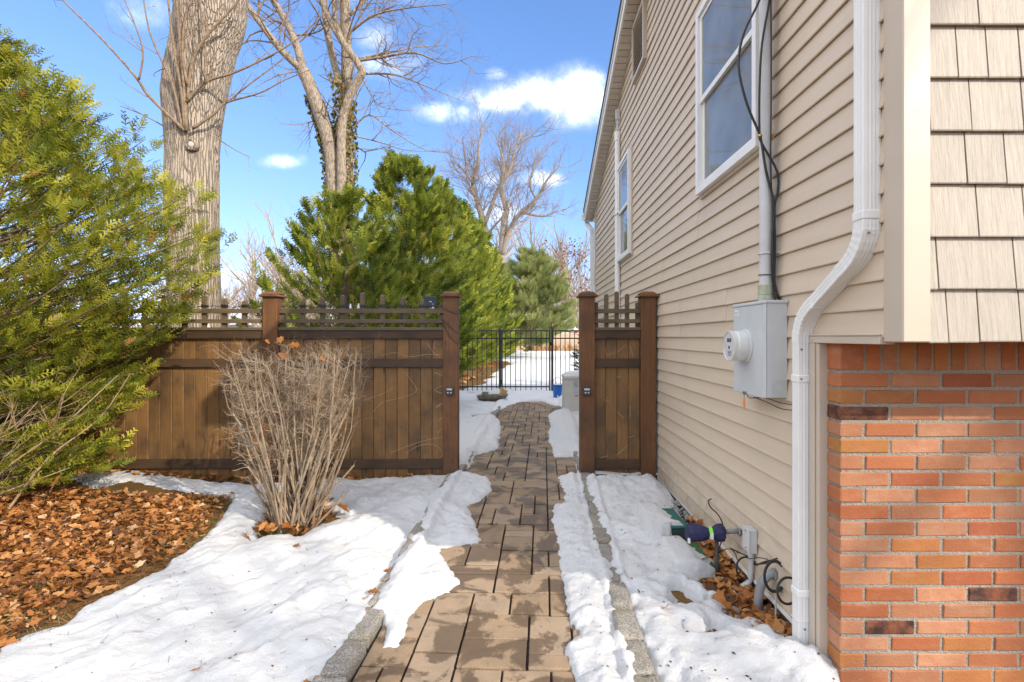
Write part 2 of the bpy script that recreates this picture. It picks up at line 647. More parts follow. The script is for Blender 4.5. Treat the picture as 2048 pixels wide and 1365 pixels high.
def sdist(X, Y, poly):
    """signed distance to a polygon, positive inside"""
    best = np.full(X.shape, 1e9); inside = np.zeros(X.shape, bool)
    n = len(poly)
    for i in range(n):
        (x0, y0), (x1, y1) = poly[i], poly[(i + 1) % n]
        ex, ey = x1 - x0, y1 - y0
        t_ = np.clip(((X - x0) * ex + (Y - y0) * ey) / (ex * ex + ey * ey + 1e-12), 0, 1)
        best = np.minimum(best, (X - x0 - t_ * ex) ** 2 + (Y - y0 - t_ * ey) ** 2)
        c = ((y0 > Y) != (y1 > Y))
        inside ^= c & (X < ex * (Y - y0) / (ey if abs(ey) > 1e-12 else 1e-12) + x0)
    return np.where(inside, 1, -1) * np.sqrt(best)


S_LAWN = to_ground([(-400, 1480), (-60, 1325), (60, 1262), (130, 1238), (200, 1195), (330, 1130), (420, 1062), (462, 1012), (478, 990), (470, 975), (500, 966), (560, 962), (640, 958), (740, 956), (880, 950), (900, 948),
                    (893, 968), (850, 1028), (790, 1118), (745, 1205), (690, 1286), (625, 1390), (560, 1500), (100, 1700), (-400, 1700)])
S_STRIP = to_ground([(150, 945), (200, 938), (270, 938), (350, 950), (470, 962), (520, 970), (480, 990), (400, 978), (330, 966), (260, 950), (190, 966)])
S_HOLE = to_ground([(492, 1078), (520, 1040), (535, 985), (600, 990), (660, 1008), (695, 1028), (640, 1046), (600, 1072), (545, 1066)])
S_PATHL = to_ground([(900, 950), (918, 941), (940, 925), (948, 905), (970, 880), (989, 893), (985, 931), (972, 951), (978, 972), (930, 1002), (944, 1037), (953, 1067), (879, 1081), (859, 1098), (876, 1102), (886, 1119),
                     (910, 1153), (845, 1180), (825, 1208), (804, 1262), (800, 1272), (756, 1280), (773, 1222), (749, 1204), (790, 1130), (831, 1064), (862, 1002)], .05)
S_PATHR = to_ground([(1110, 905), (1117, 922), (1118, 938), (1132, 968), (1136, 996), (1113, 1002), (1110, 1023), (1122, 1064), (1125, 1105), (1134, 1139), (1141, 1194), (1139, 1228), (1159, 1242), (1125, 1269),
                     (1132, 1293), (1149, 1327), (1163, 1375), (1180, 1480), (1340, 1480), (1288, 1365), (1284, 1317), (1241, 1255), (1226, 1190), (1218, 1139), (1200, 1090), (1180, 1040), (1170, 1002), (1163, 951), (1150, 900)], .05)
S_WALL = to_ground([(1172, 958), (1200, 952), (1315, 955), (1336, 975), (1347, 1000), (1334, 1022), (1352, 1048), (1368, 1090), (1408, 1122), (1382, 1142), (1432, 1162), (1472, 1198), (1452, 1216), (1482, 1226), (1560, 1228),
                    (1604, 1276), (1664, 1306), (1676, 1330), (1690, 1400), (1720, 1480), (1370, 1480), (1320, 1365), (1274, 1245), (1250, 1175), (1232, 1132), (1203, 1057), (1180, 990)], .05)
BOXES = [(.845, 1.085, 3.30, 3.66, .115), (.90, 1.115, 2.93, 3.26, .045)]     # two green lids in the ground by the wall


def kerb_top(X, D):
    k = np.abs(np.abs(path_x(X, D)) - .62)
    return .045 * (1 - sstep(.05, .085, k))


def snow_near(X, D):
    wob = .045 * fbm(X * 7, D * 7, 21, 4) + .045 * fbm(X * 24, D * 24, 5, 2)
    g = gz(X, D)
    sd = np.maximum(np.minimum(sdist(X, D, S_LAWN), -sdist(X, D, S_HOLE)), sdist(X, D, S_STRIP) - .0) + wob * 1.3
    T = .052 + .030 * fbm(X * 1.6, D * 1.6, 9) + .085 * fbm(X * 4.2 + D * 2, D * 3 - X, 4, 5) + .075 * fbm((X * .64 + D * .77) * 2.6, (D * .64 - X * .77) * 8, 14, 4)
    T = T * (1 - .55 * sstep(-2.2, -3.2, X))
    sd = sd + .02
    hl = np.where(sd > 0, (np.maximum(T, .012) + kerb_top(X, D)) * np.clip(sd / .20, 0, 1) ** .5, 1.2 * sd)
    hl = hl + np.where(sd > 0, .026 * fbm(X * 16, D * 16, 8, 3), 0)
    s2 = np.maximum(sdist(X, D, S_PATHL), sdist(X, D, S_PATHR)) + wob
    T2 = .048 + .06 * fbm(X * 7, D * 7, 31, 4)
    s2 = s2 + .028 * sstep(2.35, 2.7, D)
    h2 = np.where(s2 > 0, (np.maximum(T2, .015) + kerb_top(X, D)) * np.clip(s2 / .11, 0, 1) ** .5 + .030 * fbm(X * 22, D * 22, 18, 3), 2 * s2)
    s3 = sdist(X, D, S_WALL) + wob * 1.3
    T3 = .055 + .075 * fbm(X * 5.5, D * 5.5, 41, 5) + .05 * np.exp(-((X - 1.25) ** 2 + (D - 2.12) ** 2) / .05) + .04 * sstep(3.9, 4.4, D)
    dirt = sstep(-.02, .16, fbm(X * 6 + 5, D * 6, 77, 5)) * sstep(3.2, 2.85, D) * sstep(2.2, 2.45, D) * sstep(.62, .85, X)
    T3 = T3 - .10 * dirt
    s3 = s3 + .015 * sstep(2.5, 3, D)
    h3 = np.where(s3 > 0, (T3 + kerb_top(X, D)) * np.clip(s3 / .12, 0, 1) ** .5 + .030 * fbm(X * 21, D * 21, 28, 3), 2 * s3)
    lid = np.zeros_like(X)
    for (x0, x1, d0, d1, z) in BOXES:
        ins = (X > x0 - .01) & (X < x1 + .02) & (D > d0 - .015) & (D < d1 + .015)
        cover = sstep(.05, -.05, X - (x0 + .155 + .16 * fbm(X * 9, D * 9, 61, 3) - .12 * (D - d0 - .1)))
        lid = np.where(ins, z - .016 + .05 * np.sqrt(cover) + .012 * fbm(X * 22, D * 22, 5, 2), lid)
        near = (~ins) & (X > x0 - .05) & (X < x1 + .06) & (D > d0 - .09) & (D < d1 + .05) & (X > x0 + .06)
        h3 = np.where(near, np.minimum(h3, .02), h3)
        h3 = np.where(ins, np.maximum(lid, -.05), h3)
    return g + np.maximum(np.maximum(hl, h2), h3), np.maximum(np.maximum(hl, h2), h3)


def snow_sheet(name, xa, da, fn):
    X, D = np.meshgrid(xa, da)
    Z, H = fn(X, D)
    V = np.stack([X, D, Z], -1).reshape(-1, 3)
    keep = (H > -.035).ravel()
    F = grid_faces(*X.shape, keep)
    used = np.unique(F); mp = np.full(len(V), -1); mp[used] = np.arange(len(used))
    o = np_mesh(name, V[used], mp[F], M_snow, smooth=True)
    return tag(o, kind='stuff')


s = snow_sheet('snow', np.arange(-4.9, 1.36, .0155), np.arange(1.62, 4.74, .0155), snow_near)
tag(s, 'thin melting snow over the front lawn, path edges and house foot', 'snow')

S_BACKL = to_ground([(700, 945), (918, 941), (940, 925), (948, 905), (989, 893), (994, 887), (1001, 849), (997, 836), (980, 828), (990, 822), (1014, 808), (1038, 800), (1084, 799), (1104, 806), (1120, 812), (1170, 806), (1200, 786), (918, 779), (600, 779), (500, 900)], .04)
S_BACKR = to_ground([(1163, 951), (1150, 905), (1110, 905), (1108, 893), (1098, 869), (1102, 846), (1097, 828), (1108, 818), (1140, 818), (1230, 815), (1340, 950)], .05)
S_BHOLE = to_ground([(935, 826), (1000, 822), (985, 829), (945, 832)], .04)


def snow_back(X, D):
    wob = .05 * fbm(X * 6, D * 6, 121, 4) + .06 * fbm(X * 14, D * 14, 122, 2)
    sd = np.maximum(np.minimum(sdist(X, D, S_BACKL), -sdist(X, D, S_BHOLE)), sdist(X, D, S_BACKR)) + wob
    T = .05 + .07 * fbm(X * 4, D * 4, 9, 5) + .05 * np.exp(-((X + .6) ** 2 / .3 + (D - 11.3) ** 2 / .3)) + .07 * np.exp(-((X - .25) ** 2 / .2 + (D - 11.4) ** 2 / .05))
    sd = sd + .02
    h = np.where(sd > 0, (np.maximum(T, .02) + kerb_top(X, D)) * np.clip(sd / .14, 0, 1) ** .5, 2 * sd)
    return gz(X, D) + h, h


s = snow_sheet('snow', np.arange(-3.2, 1.33, .035), np.arange(4.72, 12.6, .035), snow_back)
tag(s, 'snow beside the narrow path between wooden fence and black gate', 'snow')

S_FIELD = to_ground([(860, 800), (905, 790), (935, 776), (972, 762), (1000, 744), (1024, 727), (1012, 722), (985, 719), (978, 710), (1012, 703), (1030, 700), (1190, 700), (1500, 700), (2200, 760), (1400, 815), (1100, 815)], .03)


def snow_field(X, D):
    sd = sdist(X, D, S_FIELD) + .9 * fbm(X * .9, D * .9, 141, 4)
    h = np.where(sd > 0, (.06 + .05 * fbm(X * .8, D * .8, 9, 5)) * np.sqrt(1 - (1 - np.clip(sd / .4, 0, 1)) ** 2), .3 * sd)
    return gz(X, D) + np.maximum(h, -.3), h


s = snow_sheet('snow_field', np.arange(-6, 30, .2), np.arange(11.4, 54, .2), snow_field)
tag(s, 'open snow field behind the black metal gate', 'snow')

# ------------------------------------------------------------------ house
SID = lin((196, 176, 152))
M_siding, t, b = nt('vinyl_siding')
vec = coords(t, (1, .25, 4))
base = mixc(t, rng_(t, noise(t, vec, 5, 6), .35, .65), (.57, .47, .355), (.535, .44, .332))
geo = node(t, 'ShaderNodeNewGeometry')
mp = node(t, 'ShaderNodeMapping'); mp.inputs['Scale'].default_value = (1, 2.2, .35); t.links.new(geo.outputs['Position'], mp.inputs['Vector'])
base = mixc(t, rng_(t, noise(t, mp.outputs[0], 2.6, 6, .65), .52, .78, 0, .30), base, (.40, .335, .25))
spz = node(t, 'ShaderNodeSeparateXYZ'); t.links.new(geo.outputs['Position'], spz.inputs[0])
spl = node(t, 'ShaderNodeMath', operation='MULTIPLY'); t.links.new(rng_(t, spz.outputs[2], .05, .55, 1, 0), spl.inputs[0]); t.links.new(rng_(t, noise(t, geo.outputs['Position'], 14, 6, .7), .42, .7), spl.inputs[1])
base = mixc(t, spl.outputs[0], base, (.33, .27, .20))       # mud splashed up from the ground
t.links.new(vary(t, base, .03), b.inputs['Base Color']); b.inputs['Roughness'].default_value = .48; b.inputs['Specular IOR Level'].default_value = .4
bump(t, b, noise(t, coords(t, (1, .5, 1)), 6, 3), .12, .01)
M_trim = simple('beige_trim', (.49, .415, .33), (.465, .39, .31), nscale=5, rough=.42, bumps=.03, var=.02)
M_white = simple('white_paint', (.74, .735, .71), (.70, .69, .66), nscale=6, rough=.38, bumps=.03, var=.02)
M_soffit = simple('soffit', (.62, .58, .52), (.58, .54, .48), nscale=5, rough=.5, bumps=.03)
M_conc = simple('concrete', (.30, .285, .26), (.2, .185, .165), nscale=9, rough=.9, bumps=.4, bscale=80)
M_roof = simple('asphalt_shingle', (.075, .07, .068), (.035, .033, .034), nscale=60, rough=.95, bumps=.6, bscale=200)
M_mortar = simple('mortar', (.37, .325, .265), (.27, .235, .19), nscale=90, rough=.95, bumps=1.0, bscale=140, bdist=.01, var=0, rand=False)
M_shingle, t, b = nt('shingle_vinyl')
vec = coords(t, (55, 55, 1.6))
g1 = noise(t, vec, 1.6, 6, .7, .3)
vec2 = coords(t, (190, 190, 3))
g2 = noise(t, vec2, 1.0, 4, .6)
base = mixc(t, rng_(t, g1, .35, .7), (.40, .355, .295), (.305, .265, .215))
base = mixc(t, rng_(t, g2, .55, .75, 0, .5), base, (.36, .30, .235))
t.links.new(vary(t, base, .05), b.inputs['Base Color']); b.inputs['Roughness'].default_value = .6
bump(t, b, g1, .7, .006)
M_brick, t, b = nt('brick')
vec = coords(t)
oi = node(t, 'ShaderNodeObjectInfo')
n1 = noise(t, vec, 16, 7, .7); n2 = noise(t, vec, 120, 4, .7)
base = mixc(t, rng_(t, n1, .4, .66, 0, .55), oi.outputs['Color'], (.36, .12, .055))
base = mixc(t, rng_(t, n2, .56, .72, 0, .35), base, (.16, .075, .04))
lt = noise(t, coords(t, (1, 1, 2)), 7, 5, .7)
base = mixc(t, rng_(t, lt, .54, .78, 0, .35), base, (.50, .32, .215))
t.links.new(base, b.inputs['Base Color']); b.inputs['Roughness'].default_value = .85; b.inputs['Specular IOR Level'].default_value = .25
hb = node(t, 'ShaderNodeMath', operation='MULTIPLY_ADD'); t.links.new(n1, hb.inputs[0]); hb.inputs[1].default_value = 1.5; t.links.new(n2, hb.inputs[2])
bump(t, b, hb.outputs[0], .5, .005)

WX = 1.270           # plane of the clapboard side wall
FY = 1.680           # plane of the shingled front
BY = 2.040           # plane of the brick below it
BACKY = 8.95
OVZ = 1.385          # underside of the overhanging storey
RIDGE = 5.32


def rake_z(y):
    return 3.70 + .40 * ((BACKY - y) if y > RIDGE else (y - (2 * RIDGE - BACKY)))


house = empty('house', (1.27, 2.04, 0), 'beige clapboard house with red brick base and shingled front overhang', 'house')
HO = Vector(house.location)


def hpart(name, mb, mat, parent=None, **kw):
    """a part of the house; coordinates are given in the place, stored relative to the house"""
    o = mb.build(name, mat, parent or house, **kw)
    if parent is None:
        o.location = -HO
    return o


core = MB().box((1.30, 2.16, -.3), (9.0, BACKY - .03, 1.40))
hpart('foundation', MB().box((1.288, 2.20, -.3), (1.35, BACKY - .02, .10)), M_conc)
side_wall = hpart('side_wall', MB().prism([(1.70, 1.41), (BACKY, 1.41), (BACKY, rake_z(BACKY)), (RIDGE, rake_z(RIDGE)), (1.70, rake_z(1.70))], 'x', WX + .004, 8.98), M_siding)
hpart('lower_wall', core, M_siding)
EXP = .1016
ZB = .075
k = 0
while True:
    z0 = ZB + k * EXP
    z1 = z0 + EXP
    if z0 > rake_z(RIDGE) - .05: break
    ya = 2.185 if z1 < OVZ + .06 else 1.752
    yb = BACKY
    lo = max(ya, 2 * RIDGE - BACKY + (z0 - 3.70) / .40) if z0 > 3.70 else ya
    hi = min(yb, BACKY - (z0 - 3.70) / .40) if z0 > 3.70 else yb
    seam = [lo, (lo + 1.3 + ((k // 2) * 2.37) % 3.3), hi]
    if seam[1] > hi - .4: seam = [lo, hi]
    if len(seam) == 3 and seam[1] + 3.7 < hi - .3: seam.insert(2, seam[1] + 3.7)
    # lapped course: proud rounded butt at the bottom, back to the wall at the top
    for j in range(len(seam) - 1):
        pr = .0028 if j % 2 else 0
        prof = [(WX, z0 + .004), (WX - .011 - pr, z0), (WX - .0145 - pr, z0 + .003), (WX - .0145 - pr, z0 + .009), (WX - .013 - pr, z0 + .016), (WX - .001 - pr, z1 + .003), (WX + .003, z1 + .003)]
        ov = .012 if j else 0
        hpart('siding_plank', MB().prism(prof, 'y', seam[j] - ov, seam[j + 1]), M_siding, side_wall)
    k += 1
hpart('starter_strip', MB().box((WX - .018, 2.19, ZB - .022), (WX + .02, BACKY, ZB - .001)), M_white)

# corner post, trims around the overhang
hpart('corner_post', MB().box((1.258, 1.664, OVZ - .004), (1.352, 1.757, 3.72)), M_trim, bevel=.004)
hpart('corner_post', MB().box((1.245, BACKY - .09, .05), (1.34, BACKY + .015, 3.72)), M_trim, bevel=.004)
hpart('trim_strip', MB().box((1.247, 1.758, OVZ - .012), (1.30, 2.19, OVZ + .018)).box((1.243, 1.758, OVZ + .0185), (1.262, 2.19, OVZ + .026)), M_trim, bevel=.002)
hpart('trim_post', MB().box((1.250, 2.128, .02), (1.300, 2.186, OVZ - .013)).box((1.243, 2.15, .02), (1.2495, 2.184, OVZ - .013)), M_trim, bevel=.003)
hpart('sealant_strip', MB().box((1.3005, 2.132, .02), (1.3085, 2.150, OVZ - .014)), simple('foam_sealant', (.42, .22, .06), (.22, .12, .04), nscale=60, rough=.9, bumps=.7, bscale=90))
hpart('overhang_soffit', MB().box((1.3, 1.70, OVZ), (8.98, 2.2, OVZ + .02)), M_soffit)

# brick base
brick_wall = hpart('brick_wall', MB().box((1.3115, BY + .0045, -.3), (8.98, 2.30, OVZ - .002)).box((1.2935, BY + .005, -.3), (1.3114, BY + .092, OVZ - .003)), M_mortar)
PAL = [((.50, .175, .078), 4), ((.52, .205, .098), 5), ((.53, .26, .15), 5), ((.50, .215, .078), 2.5), ((.56, .30, .19), 4), ((.45, .14, .07), 2.5), ((.53, .255, .085), 1.3), ((.085, .045, .035), .3)]
brick_me = {}


def brick_mesh(w, h, v):
    key = (round(w, 4), round(h, 4), v)
    if key not in brick_me:
        r = random.Random(int(w * 1e4) + int(h * 1e4) * 7 + v * 31)
        me = MB().box((0, 0, 0), (w, .09, h)).mesh('brick', M_brick, bevel=.0055)
        for p in me.vertices:
            p.co += Vector((r.uniform(-1, 1), r.uniform(-1, 1), r.uniform(-1, 1))) * .0012
        brick_me[key] = me
    return brick_me[key]


br = random.Random(5)
DARK = {(2, 0), (13, 3), (15, 1)}


def put_brick(x, z, w, h, row=None, i=None):
    o = link('brick', brick_mesh(w, h, br.randint(0, 2)), brick_wall, (x, BY + br.uniform(-.0015, .0015), z))
    c = br.choices([p[0] for p in PAL], [p[1] for p in PAL])[0]
    if row is not None and row < 20 and (row, i) not in DARK and c[0] < .1 and x < 2.1: c = PAL[1][0]
    if (row, i) in DARK: c = (.07, .04, .035)
    s_ = br.uniform(.58, .84)
    o.color = (c[0] * s_, c[1] * s_ * .94, c[2] * s_ * .84, 1)


for row in range(20):
    zc = 1.222 - .0673 * row
    x = 1.286; i = 0
    while x < 3.6:
        w = .2 if not (row % 2 and i == 0) else .0945
        put_brick(x, zc - .0277, w - .0015, .0554, row, i)
        x += w + .0105; i += 1
x = 1.286
while x < 3.6:
    w = .098 if x < 1.29 else .0585
    put_brick(x, 1.2635, w, .1205)
    x += w + .0105

# shingled front
front_wall = hpart('front_wall', MB().box((1.352, FY + .018, OVZ), (8.98, 1.699, rake_z(1.70) + .02)), M_shingle)
JOINTS = [[1.422, 1.527], [1.388, 1.648], [1.357, 1.523, 1.68], [1.485, 1.617], [1.36, 1.50, 1.675], [1.455, 1.556], [1.524], [1.43, 1.60]]
sr = random.Random(3)
for k in range(13):
    z0 = OVZ - .004 + .178 * k
    js = list(JOINTS[k]) if k < len(JOINTS) else [1.354 + sr.uniform(.05, .2)]
    while js[-1] < 3.5: js.append(js[-1] + sr.choice([.11, .14, .17, .2, .25]))
    xs_ = [1.3535] + js
    for a, b_ in zip(xs_[:-1], xs_[1:]):
        if b_ - a < .012: continue
        dz = sr.uniform(-.002, .002)
        pr = sr.uniform(-.0015, .0015)
        prof = [(FY + .016, z0 + dz + .003), (FY - pr, z0 + dz), (FY - .002 - pr, z0 + dz + .004), (FY + .013, z0 + .183), (FY + .017, z0 + .183)]
        hpart('shingle', MB().prism(prof, 'x', a + .0035, b_ - .0015), M_shingle, front_wall)

# roof: two slopes with overhang, rake board, soffit, gutter
RK = 1.095
roof = None
vs_top = []
FE = 2 * RIDGE - BACKY - .38; BE = BACKY + .30
th = .07
zr = rake_z(RIDGE) + .10
zf = zr - .40 * (RIDGE - FE); zb = zr - .40 * (BE - RIDGE)
roof = hpart('roof', MB().prism([(FE, zf), (RIDGE, zr), (BE, zb), (BE, zb + th), (RIDGE, zr + th), (FE, zf + th)], 'x', RK - .02, 9.3), M_roof)
fz = .155
hpart('rake_board', MB().prism([(FE, zf - fz), (RIDGE, zr - fz), (BE, zb - fz), (BE, zb - .002), (RIDGE, zr - .002), (FE, zf - .002)], 'x', RK, RK + .022), M_white, roof)
hpart('rake_trim', MB().prism([(FE, zf - .05), (RIDGE, zr - .05), (BE, zb - .05), (BE, zb - .003), (RIDGE, zr - .003), (FE, zf - .003)], 'x', RK - .012, RK - .001), M_white, roof)
ny = 46
for i in range(ny):          # ribbed soffit strips under the rake
    y0 = RIDGE + (BE - RIDGE) * i / ny; y1 = RIDGE + (BE - RIDGE) * (i + 1) / ny - .012
    z0 = zr - .40 * (y0 - RIDGE) - fz + .012; z1 = zr - .40 * (y1 - RIDGE) - fz + .012
    hpart('soffit_panel', MB().prism([(y0, z0), (y1, z1), (y1, z1 + .012), (y0, z0 + .012)], 'x', RK + .0225, WX + .003), M_soffit, roof)
hpart('soffit_backing', MB().prism([(FE, zf - .128), (RIDGE, zr - .128), (BE, zb - .128), (BE, zb - .06), (RIDGE, zr - .06), (FE, zf - .06)], 'x', RK + .024, WX + .003), M_soffit, roof)
hpart('fascia', MB().box((RK + .03, FE - .002, zf - .16), (9.2, FE + .02, zf)).box((RK + .03, BE - .02, zb - .16), (9.2, BE + .002, zb)), M_white, roof)
hpart('eave_soffit', MB().box((WX - .03, FE + .02, zf - .16), (9.0, 1.70, zf - .14)).box((WX - .03, BACKY, zb - .16), (9.0, BE - .02, zb - .14)), M_soffit, roof)
# rear gutter with its downspout
gp = [(BE + .003, zb - .01), (BE + .003, zb - .11), (BE + .07, zb - .115), (BE + .105, zb - .06), (BE + .125, zb - .05), (BE + .125, zb - .01), (BE + .115, zb - .012), (BE + .098, zb - .05), (BE + .066, zb - .105), (BE + .008, zb - .1)]
hpart('gutter', MB().prism(gp, 'x', RK - .04, 9.2).prism([(BE + .004, zb - .012), (BE + .004, zb - .109), (BE + .069, zb - .113), (BE + .12, zb - .05), (BE + .12, zb - .012)], 'x', RK - .041, RK - .038), M_white)


def spout(name, pts, w, dpt, nm_mat, parent=None, ridges=()):
    """rectangular fluted downpipe swept along points in a YZ plane; pts: (y, z, x)"""
    prof = []
    nfl = 5
    for (sx, sy, n_) in ((-1, -1, nfl), (1, -1, nfl), (1, 1, nfl), (-1, 1, nfl)):
        pass
    hw, hd = w / 2, dpt / 2
    pr = []
    def edge(a, b, nseg):
        out = []
        for i in range(nseg):
            t0 = i / nseg
            for tt, ins in ((t0 + .06, 0), (t0 + .5 / nseg - .04, 0), (t0 + .5 / nseg, .0012), (t0 + 1 / nseg - .05, .0012)) if 0 < i < nseg - 1 else ((t0 + .04, 0), (t0 + 1 / nseg - .04, 0)):
                out.append((a[0] + (b[0] - a[0]) * tt, a[1] + (b[1] - a[1]) * tt, ins))
        return out
    cs_ = [(-hw, -hd), (hw, -hd), (hw, hd), (-hw, hd)]
    for i in range(4):
        a, b_ = cs_[i], cs_[(i + 1) % 4]
        nx_, ny_ = (b_[1] - a[1]), -(b_[0] - a[0])
        L = math.hypot(nx_, ny_); nx_ /= L; ny_ /= L
        for (x_, y_, ins) in edge(a, b_, 5 if i % 2 == 0 else 4):
            pr.append((x_ - nx_ * ins, y_ - ny_ * ins))
    vs = []; fs = []
    n = len(pr); P = [Vector((p[2], p[0], p[1])) for p in pts]
    for i, p in enumerate(P):
        tdir = (P[min(i + 1, len(P) - 1)] - P[max(i - 1, 0)]).normalized()
        if i in (0,): tdir = (P[1] - P[0]).normalized()
        ax = Vector((1, 0, 0)); ax = (ax - tdir * ax.dot(tdir)).normalized()
        ay = tdir.cross(ax) * -1
        if abs(tdir.z) > .5 and ay.y < 0: ay = -ay
        s_ = ridges[i] if ridges else 1
        for (x_, y_) in pr:
            vs.append(p + ax * x_ * s_ + ay * y_ * s_)
    for i in range(len(P) - 1):
        for k_ in range(n):
            a = i * n + k_; b_ = i * n + (k_ + 1) % n
            fs.append((a, b_, b_ + n, a + n))
    fs.append(tuple(range(n))[::-1]); fs.append(tuple(range((len(P) - 1) * n, len(P) * n)))
    return hpart(name, MB().add(vs, fs), nm_mat, parent)


SX = 1.233
Y0, Y1 = 1.802, 2.222


def arc(p0, p1, p2, n):
    return [((1 - s_) ** 2 * p0[0] + 2 * s_ * (1 - s_) * p1[0] + s_ ** 2 * p2[0], (1 - s_) ** 2 * p0[1] + 2 * s_ * (1 - s_) * p1[1] + s_ ** 2 * p2[1]) for s_ in [i / n for i in range(n + 1)]]


sp = empty('downspout')
sp.parent = house; sp.location = -HO
a1 = arc((Y0, 1.815), (Y0, 1.70), (Y0 + .13, 1.648), 16)
a2 = arc((Y1 - .12, 1.545), (Y1, 1.49), (Y1, 1.375), 16)
spout('upper_pipe', [(Y0, 3.62, SX), (Y0, 1.78, SX)], .066, .052, M_white, sp)
spout('elbow', [(y, z, SX) for y, z in a1], .069, .055, M_white, sp, [1 + (.02 if i % 2 else -.015) * (2 < i < 14) for i in range(17)])
spout('cross_pipe', [(a1[-1][0] - .02, a1[-1][1] + .0092, SX), (a2[0][0] + .02, a2[0][1] - .0092, SX)], .065, .051, M_white, sp)
spout('elbow', [(y, z, SX) for y, z in a2], .069, .055, M_white, sp, [1 + (.02 if i % 2 else -.015) * (2 < i < 14) for i in range(17)])
spout('lower_pipe', [(Y1, 1.39, SX), (Y1, .02, SX)], .066, .052, M_white, sp)
for (y, z) in ((Y0, 1.835), (Y1, 1.215), (Y1, .27)):
    hpart('strap', MB().box((SX - .0365, y - .0295, z - .016), (SX + .0365, y + .0295, z + .016)), M_white, sp, bevel=.003)
hpart('joint_collar', MB().box((SX - .035, Y1 - .028, .145), (SX + .035, Y1 + .028, .15)), M_white, sp)
M_screw = simple('screw', (.25, .24, .23), rough=.4, metal=.8, bumps=0)
for (y, z, dx_) in ((Y0 - .0275, 1.77, -.012), (Y1 - .0275, 1.345, -.02), (Y1 - .0305, 1.215, -.022), (Y1 - .0275, .115, -.005)):
    hpart('screw', MB().lathe([(.003, -.004), (.0045, -.002), (.0045, .002)], (SX + dx_, y, z), 8, 'y'), M_screw, sp)
rsp = [(BE + .06, zb - .1, WX - .12), (BE + .06, zb - .17, WX - .12), (BACKY + .06, zb - .36, WX - .06), (BACKY + .06, zb - .5, WX - .06), (BACKY + .06, .1, WX - .06)]
rs = spout('rear_downspout', rsp, .07, .055, M_white)

# windows
M_glass, t, b = nt('window_glass')
vec = coords(t, (1, 1, 1), False)
t.links.new(mixc(t, rng_(t, noise(t, vec, 2.5, 3), .35, .65), (.13, .145, .15), (.21, .22, .22)), b.inputs['Base Color'])
b.inputs['Roughness'].default_value = .03; b.inputs['Specular IOR Level'].default_value = .42; b.inputs['Coat Weight'].default_value = .0; b.inputs['Coat Roughness'].default_value = .02
bump(t, b, noise(t, vec, 5, 2), .04, .01)
M_gasket = simple('window_gasket', (.30, .30, .295), nscale=5, rough=.5, bumps=0)


def window(y0, y1, z0, z1, upto=None):
    w = empty('window'); w.parent = house; w.location = -HO
    xo = WX - .062
    fr = MB()
    for (a, b_, c, d_) in ((y0, y0 + .045, z0, z1), (y1 - .045, y1, z0, z1), (y0 + .0451, y1 - .0451, z0, z0 + .05), (y0 + .0451, y1 - .0451, z1 - .045, z1)):
        fr.box((xo, a, c), (WX + .03, b_, d_))
    hpart('frame', fr, M_white, w)
    jch = MB()
    for (a, b_, c, d_) in ((y0 - .022, y0 - .0005, z0 - .022, z1 + .022), (y1 + .0005, y1 + .022, z0 - .022, z1 + .022), (y0, y1, z0 - .022, z0 - .0005), (y0, y1, z1 + .0005, z1 + .022)):
        jch.box((WX - .026, a, c), (WX + .01, b_, d_))
    hpart('casing', jch, M_trim, w)
    zm = (z0 + z1) / 2 + .01
    for (c, d_, off) in ((zm - .02, z1 - .0455, .016), (z0 + .0505, zm + .015, .034)):
        sm = MB(); xa = xo + off
        ya, yb = y0 + .0455, y1 - .0455
        for (a, b_, e, f) in ((ya, ya + .035, c, d_), (yb - .035, yb, c, d_), (ya + .0351, yb - .0351, c, c + .036), (ya + .0351, yb - .0351, d_ - .033, d_)):
            sm.box((xa, a, e), (xa + .016, b_, f))
        sash = hpart('sash', sm, M_white, w)
        o = MB().box((xa + .006, ya + .0352, c + .0362), (xa + .010, yb - .0352, d_ - .0332)).build('pane', M_glass, w)
    return w


window(2.62, 3.545, 2.40, 3.68)
window(5.86, 6.60, 2.38, 3.62)
# louvred gable vent
v_ = empty('gable_vent'); v_.parent = house; v_.location = -HO
ym = RIDGE + .12
hpart('frame', MB().box((WX - .05, ym - .28, 4.28), (WX, ym - .235, 4.92)).box((WX - .05, ym + .235, 4.28), (WX, ym + .28, 4.92)).box((WX - .05, ym - .2345, 4.28), (WX, ym + .2345, 4.32)).box((WX - .05, ym - .2345, 4.88), (WX, ym + .2345, 4.92)), M_trim, v_)
hpart('backing', MB().box((WX - .016, ym - .234, 4.321), (WX - .012, ym + .234, 4.879)), simple('vent_dark', (.05, .045, .04), bumps=0), v_)
for i in range(11):
    z = 4.335 + i * .049
    hpart('louvre', MB().prism([(WX - .046, z), (WX - .042, z - .004), (WX - .018, z + .034), (WX - .020, z + .037)], 'y', ym - .2335, ym + .2335), M_trim, v_)

# ------------------------------------------------------------------ wooden fence
M_board = mat_wood('cedar_board', (.225, .118, .040), (.155, .082, .030), (.07, .043, .024), 'z', .17)
M_post = mat_wood('cedar_post', (.185, .082, .03), (.12, .053, .021), (.065, .034, .018), 'z', .1)
M_rail = mat_wood('cedar_rail', (.085, .048, .024), (.055, .032, .018), (.035, .022, .014), 'x', .12)
M_slat = mat_wood('weathered_slat', (.155, .108, .06), (.105, .075, .043), (.07, .05, .03), 'x', .12)
M_balus = mat_wood('weathered_baluster', (.16, .115, .066), (.11, .08, .048), (.07, .05, .03), 'z', .12)
FD = 4.72


def zf_(py):
    return CAMZ - (py - 674) * .001 * FD


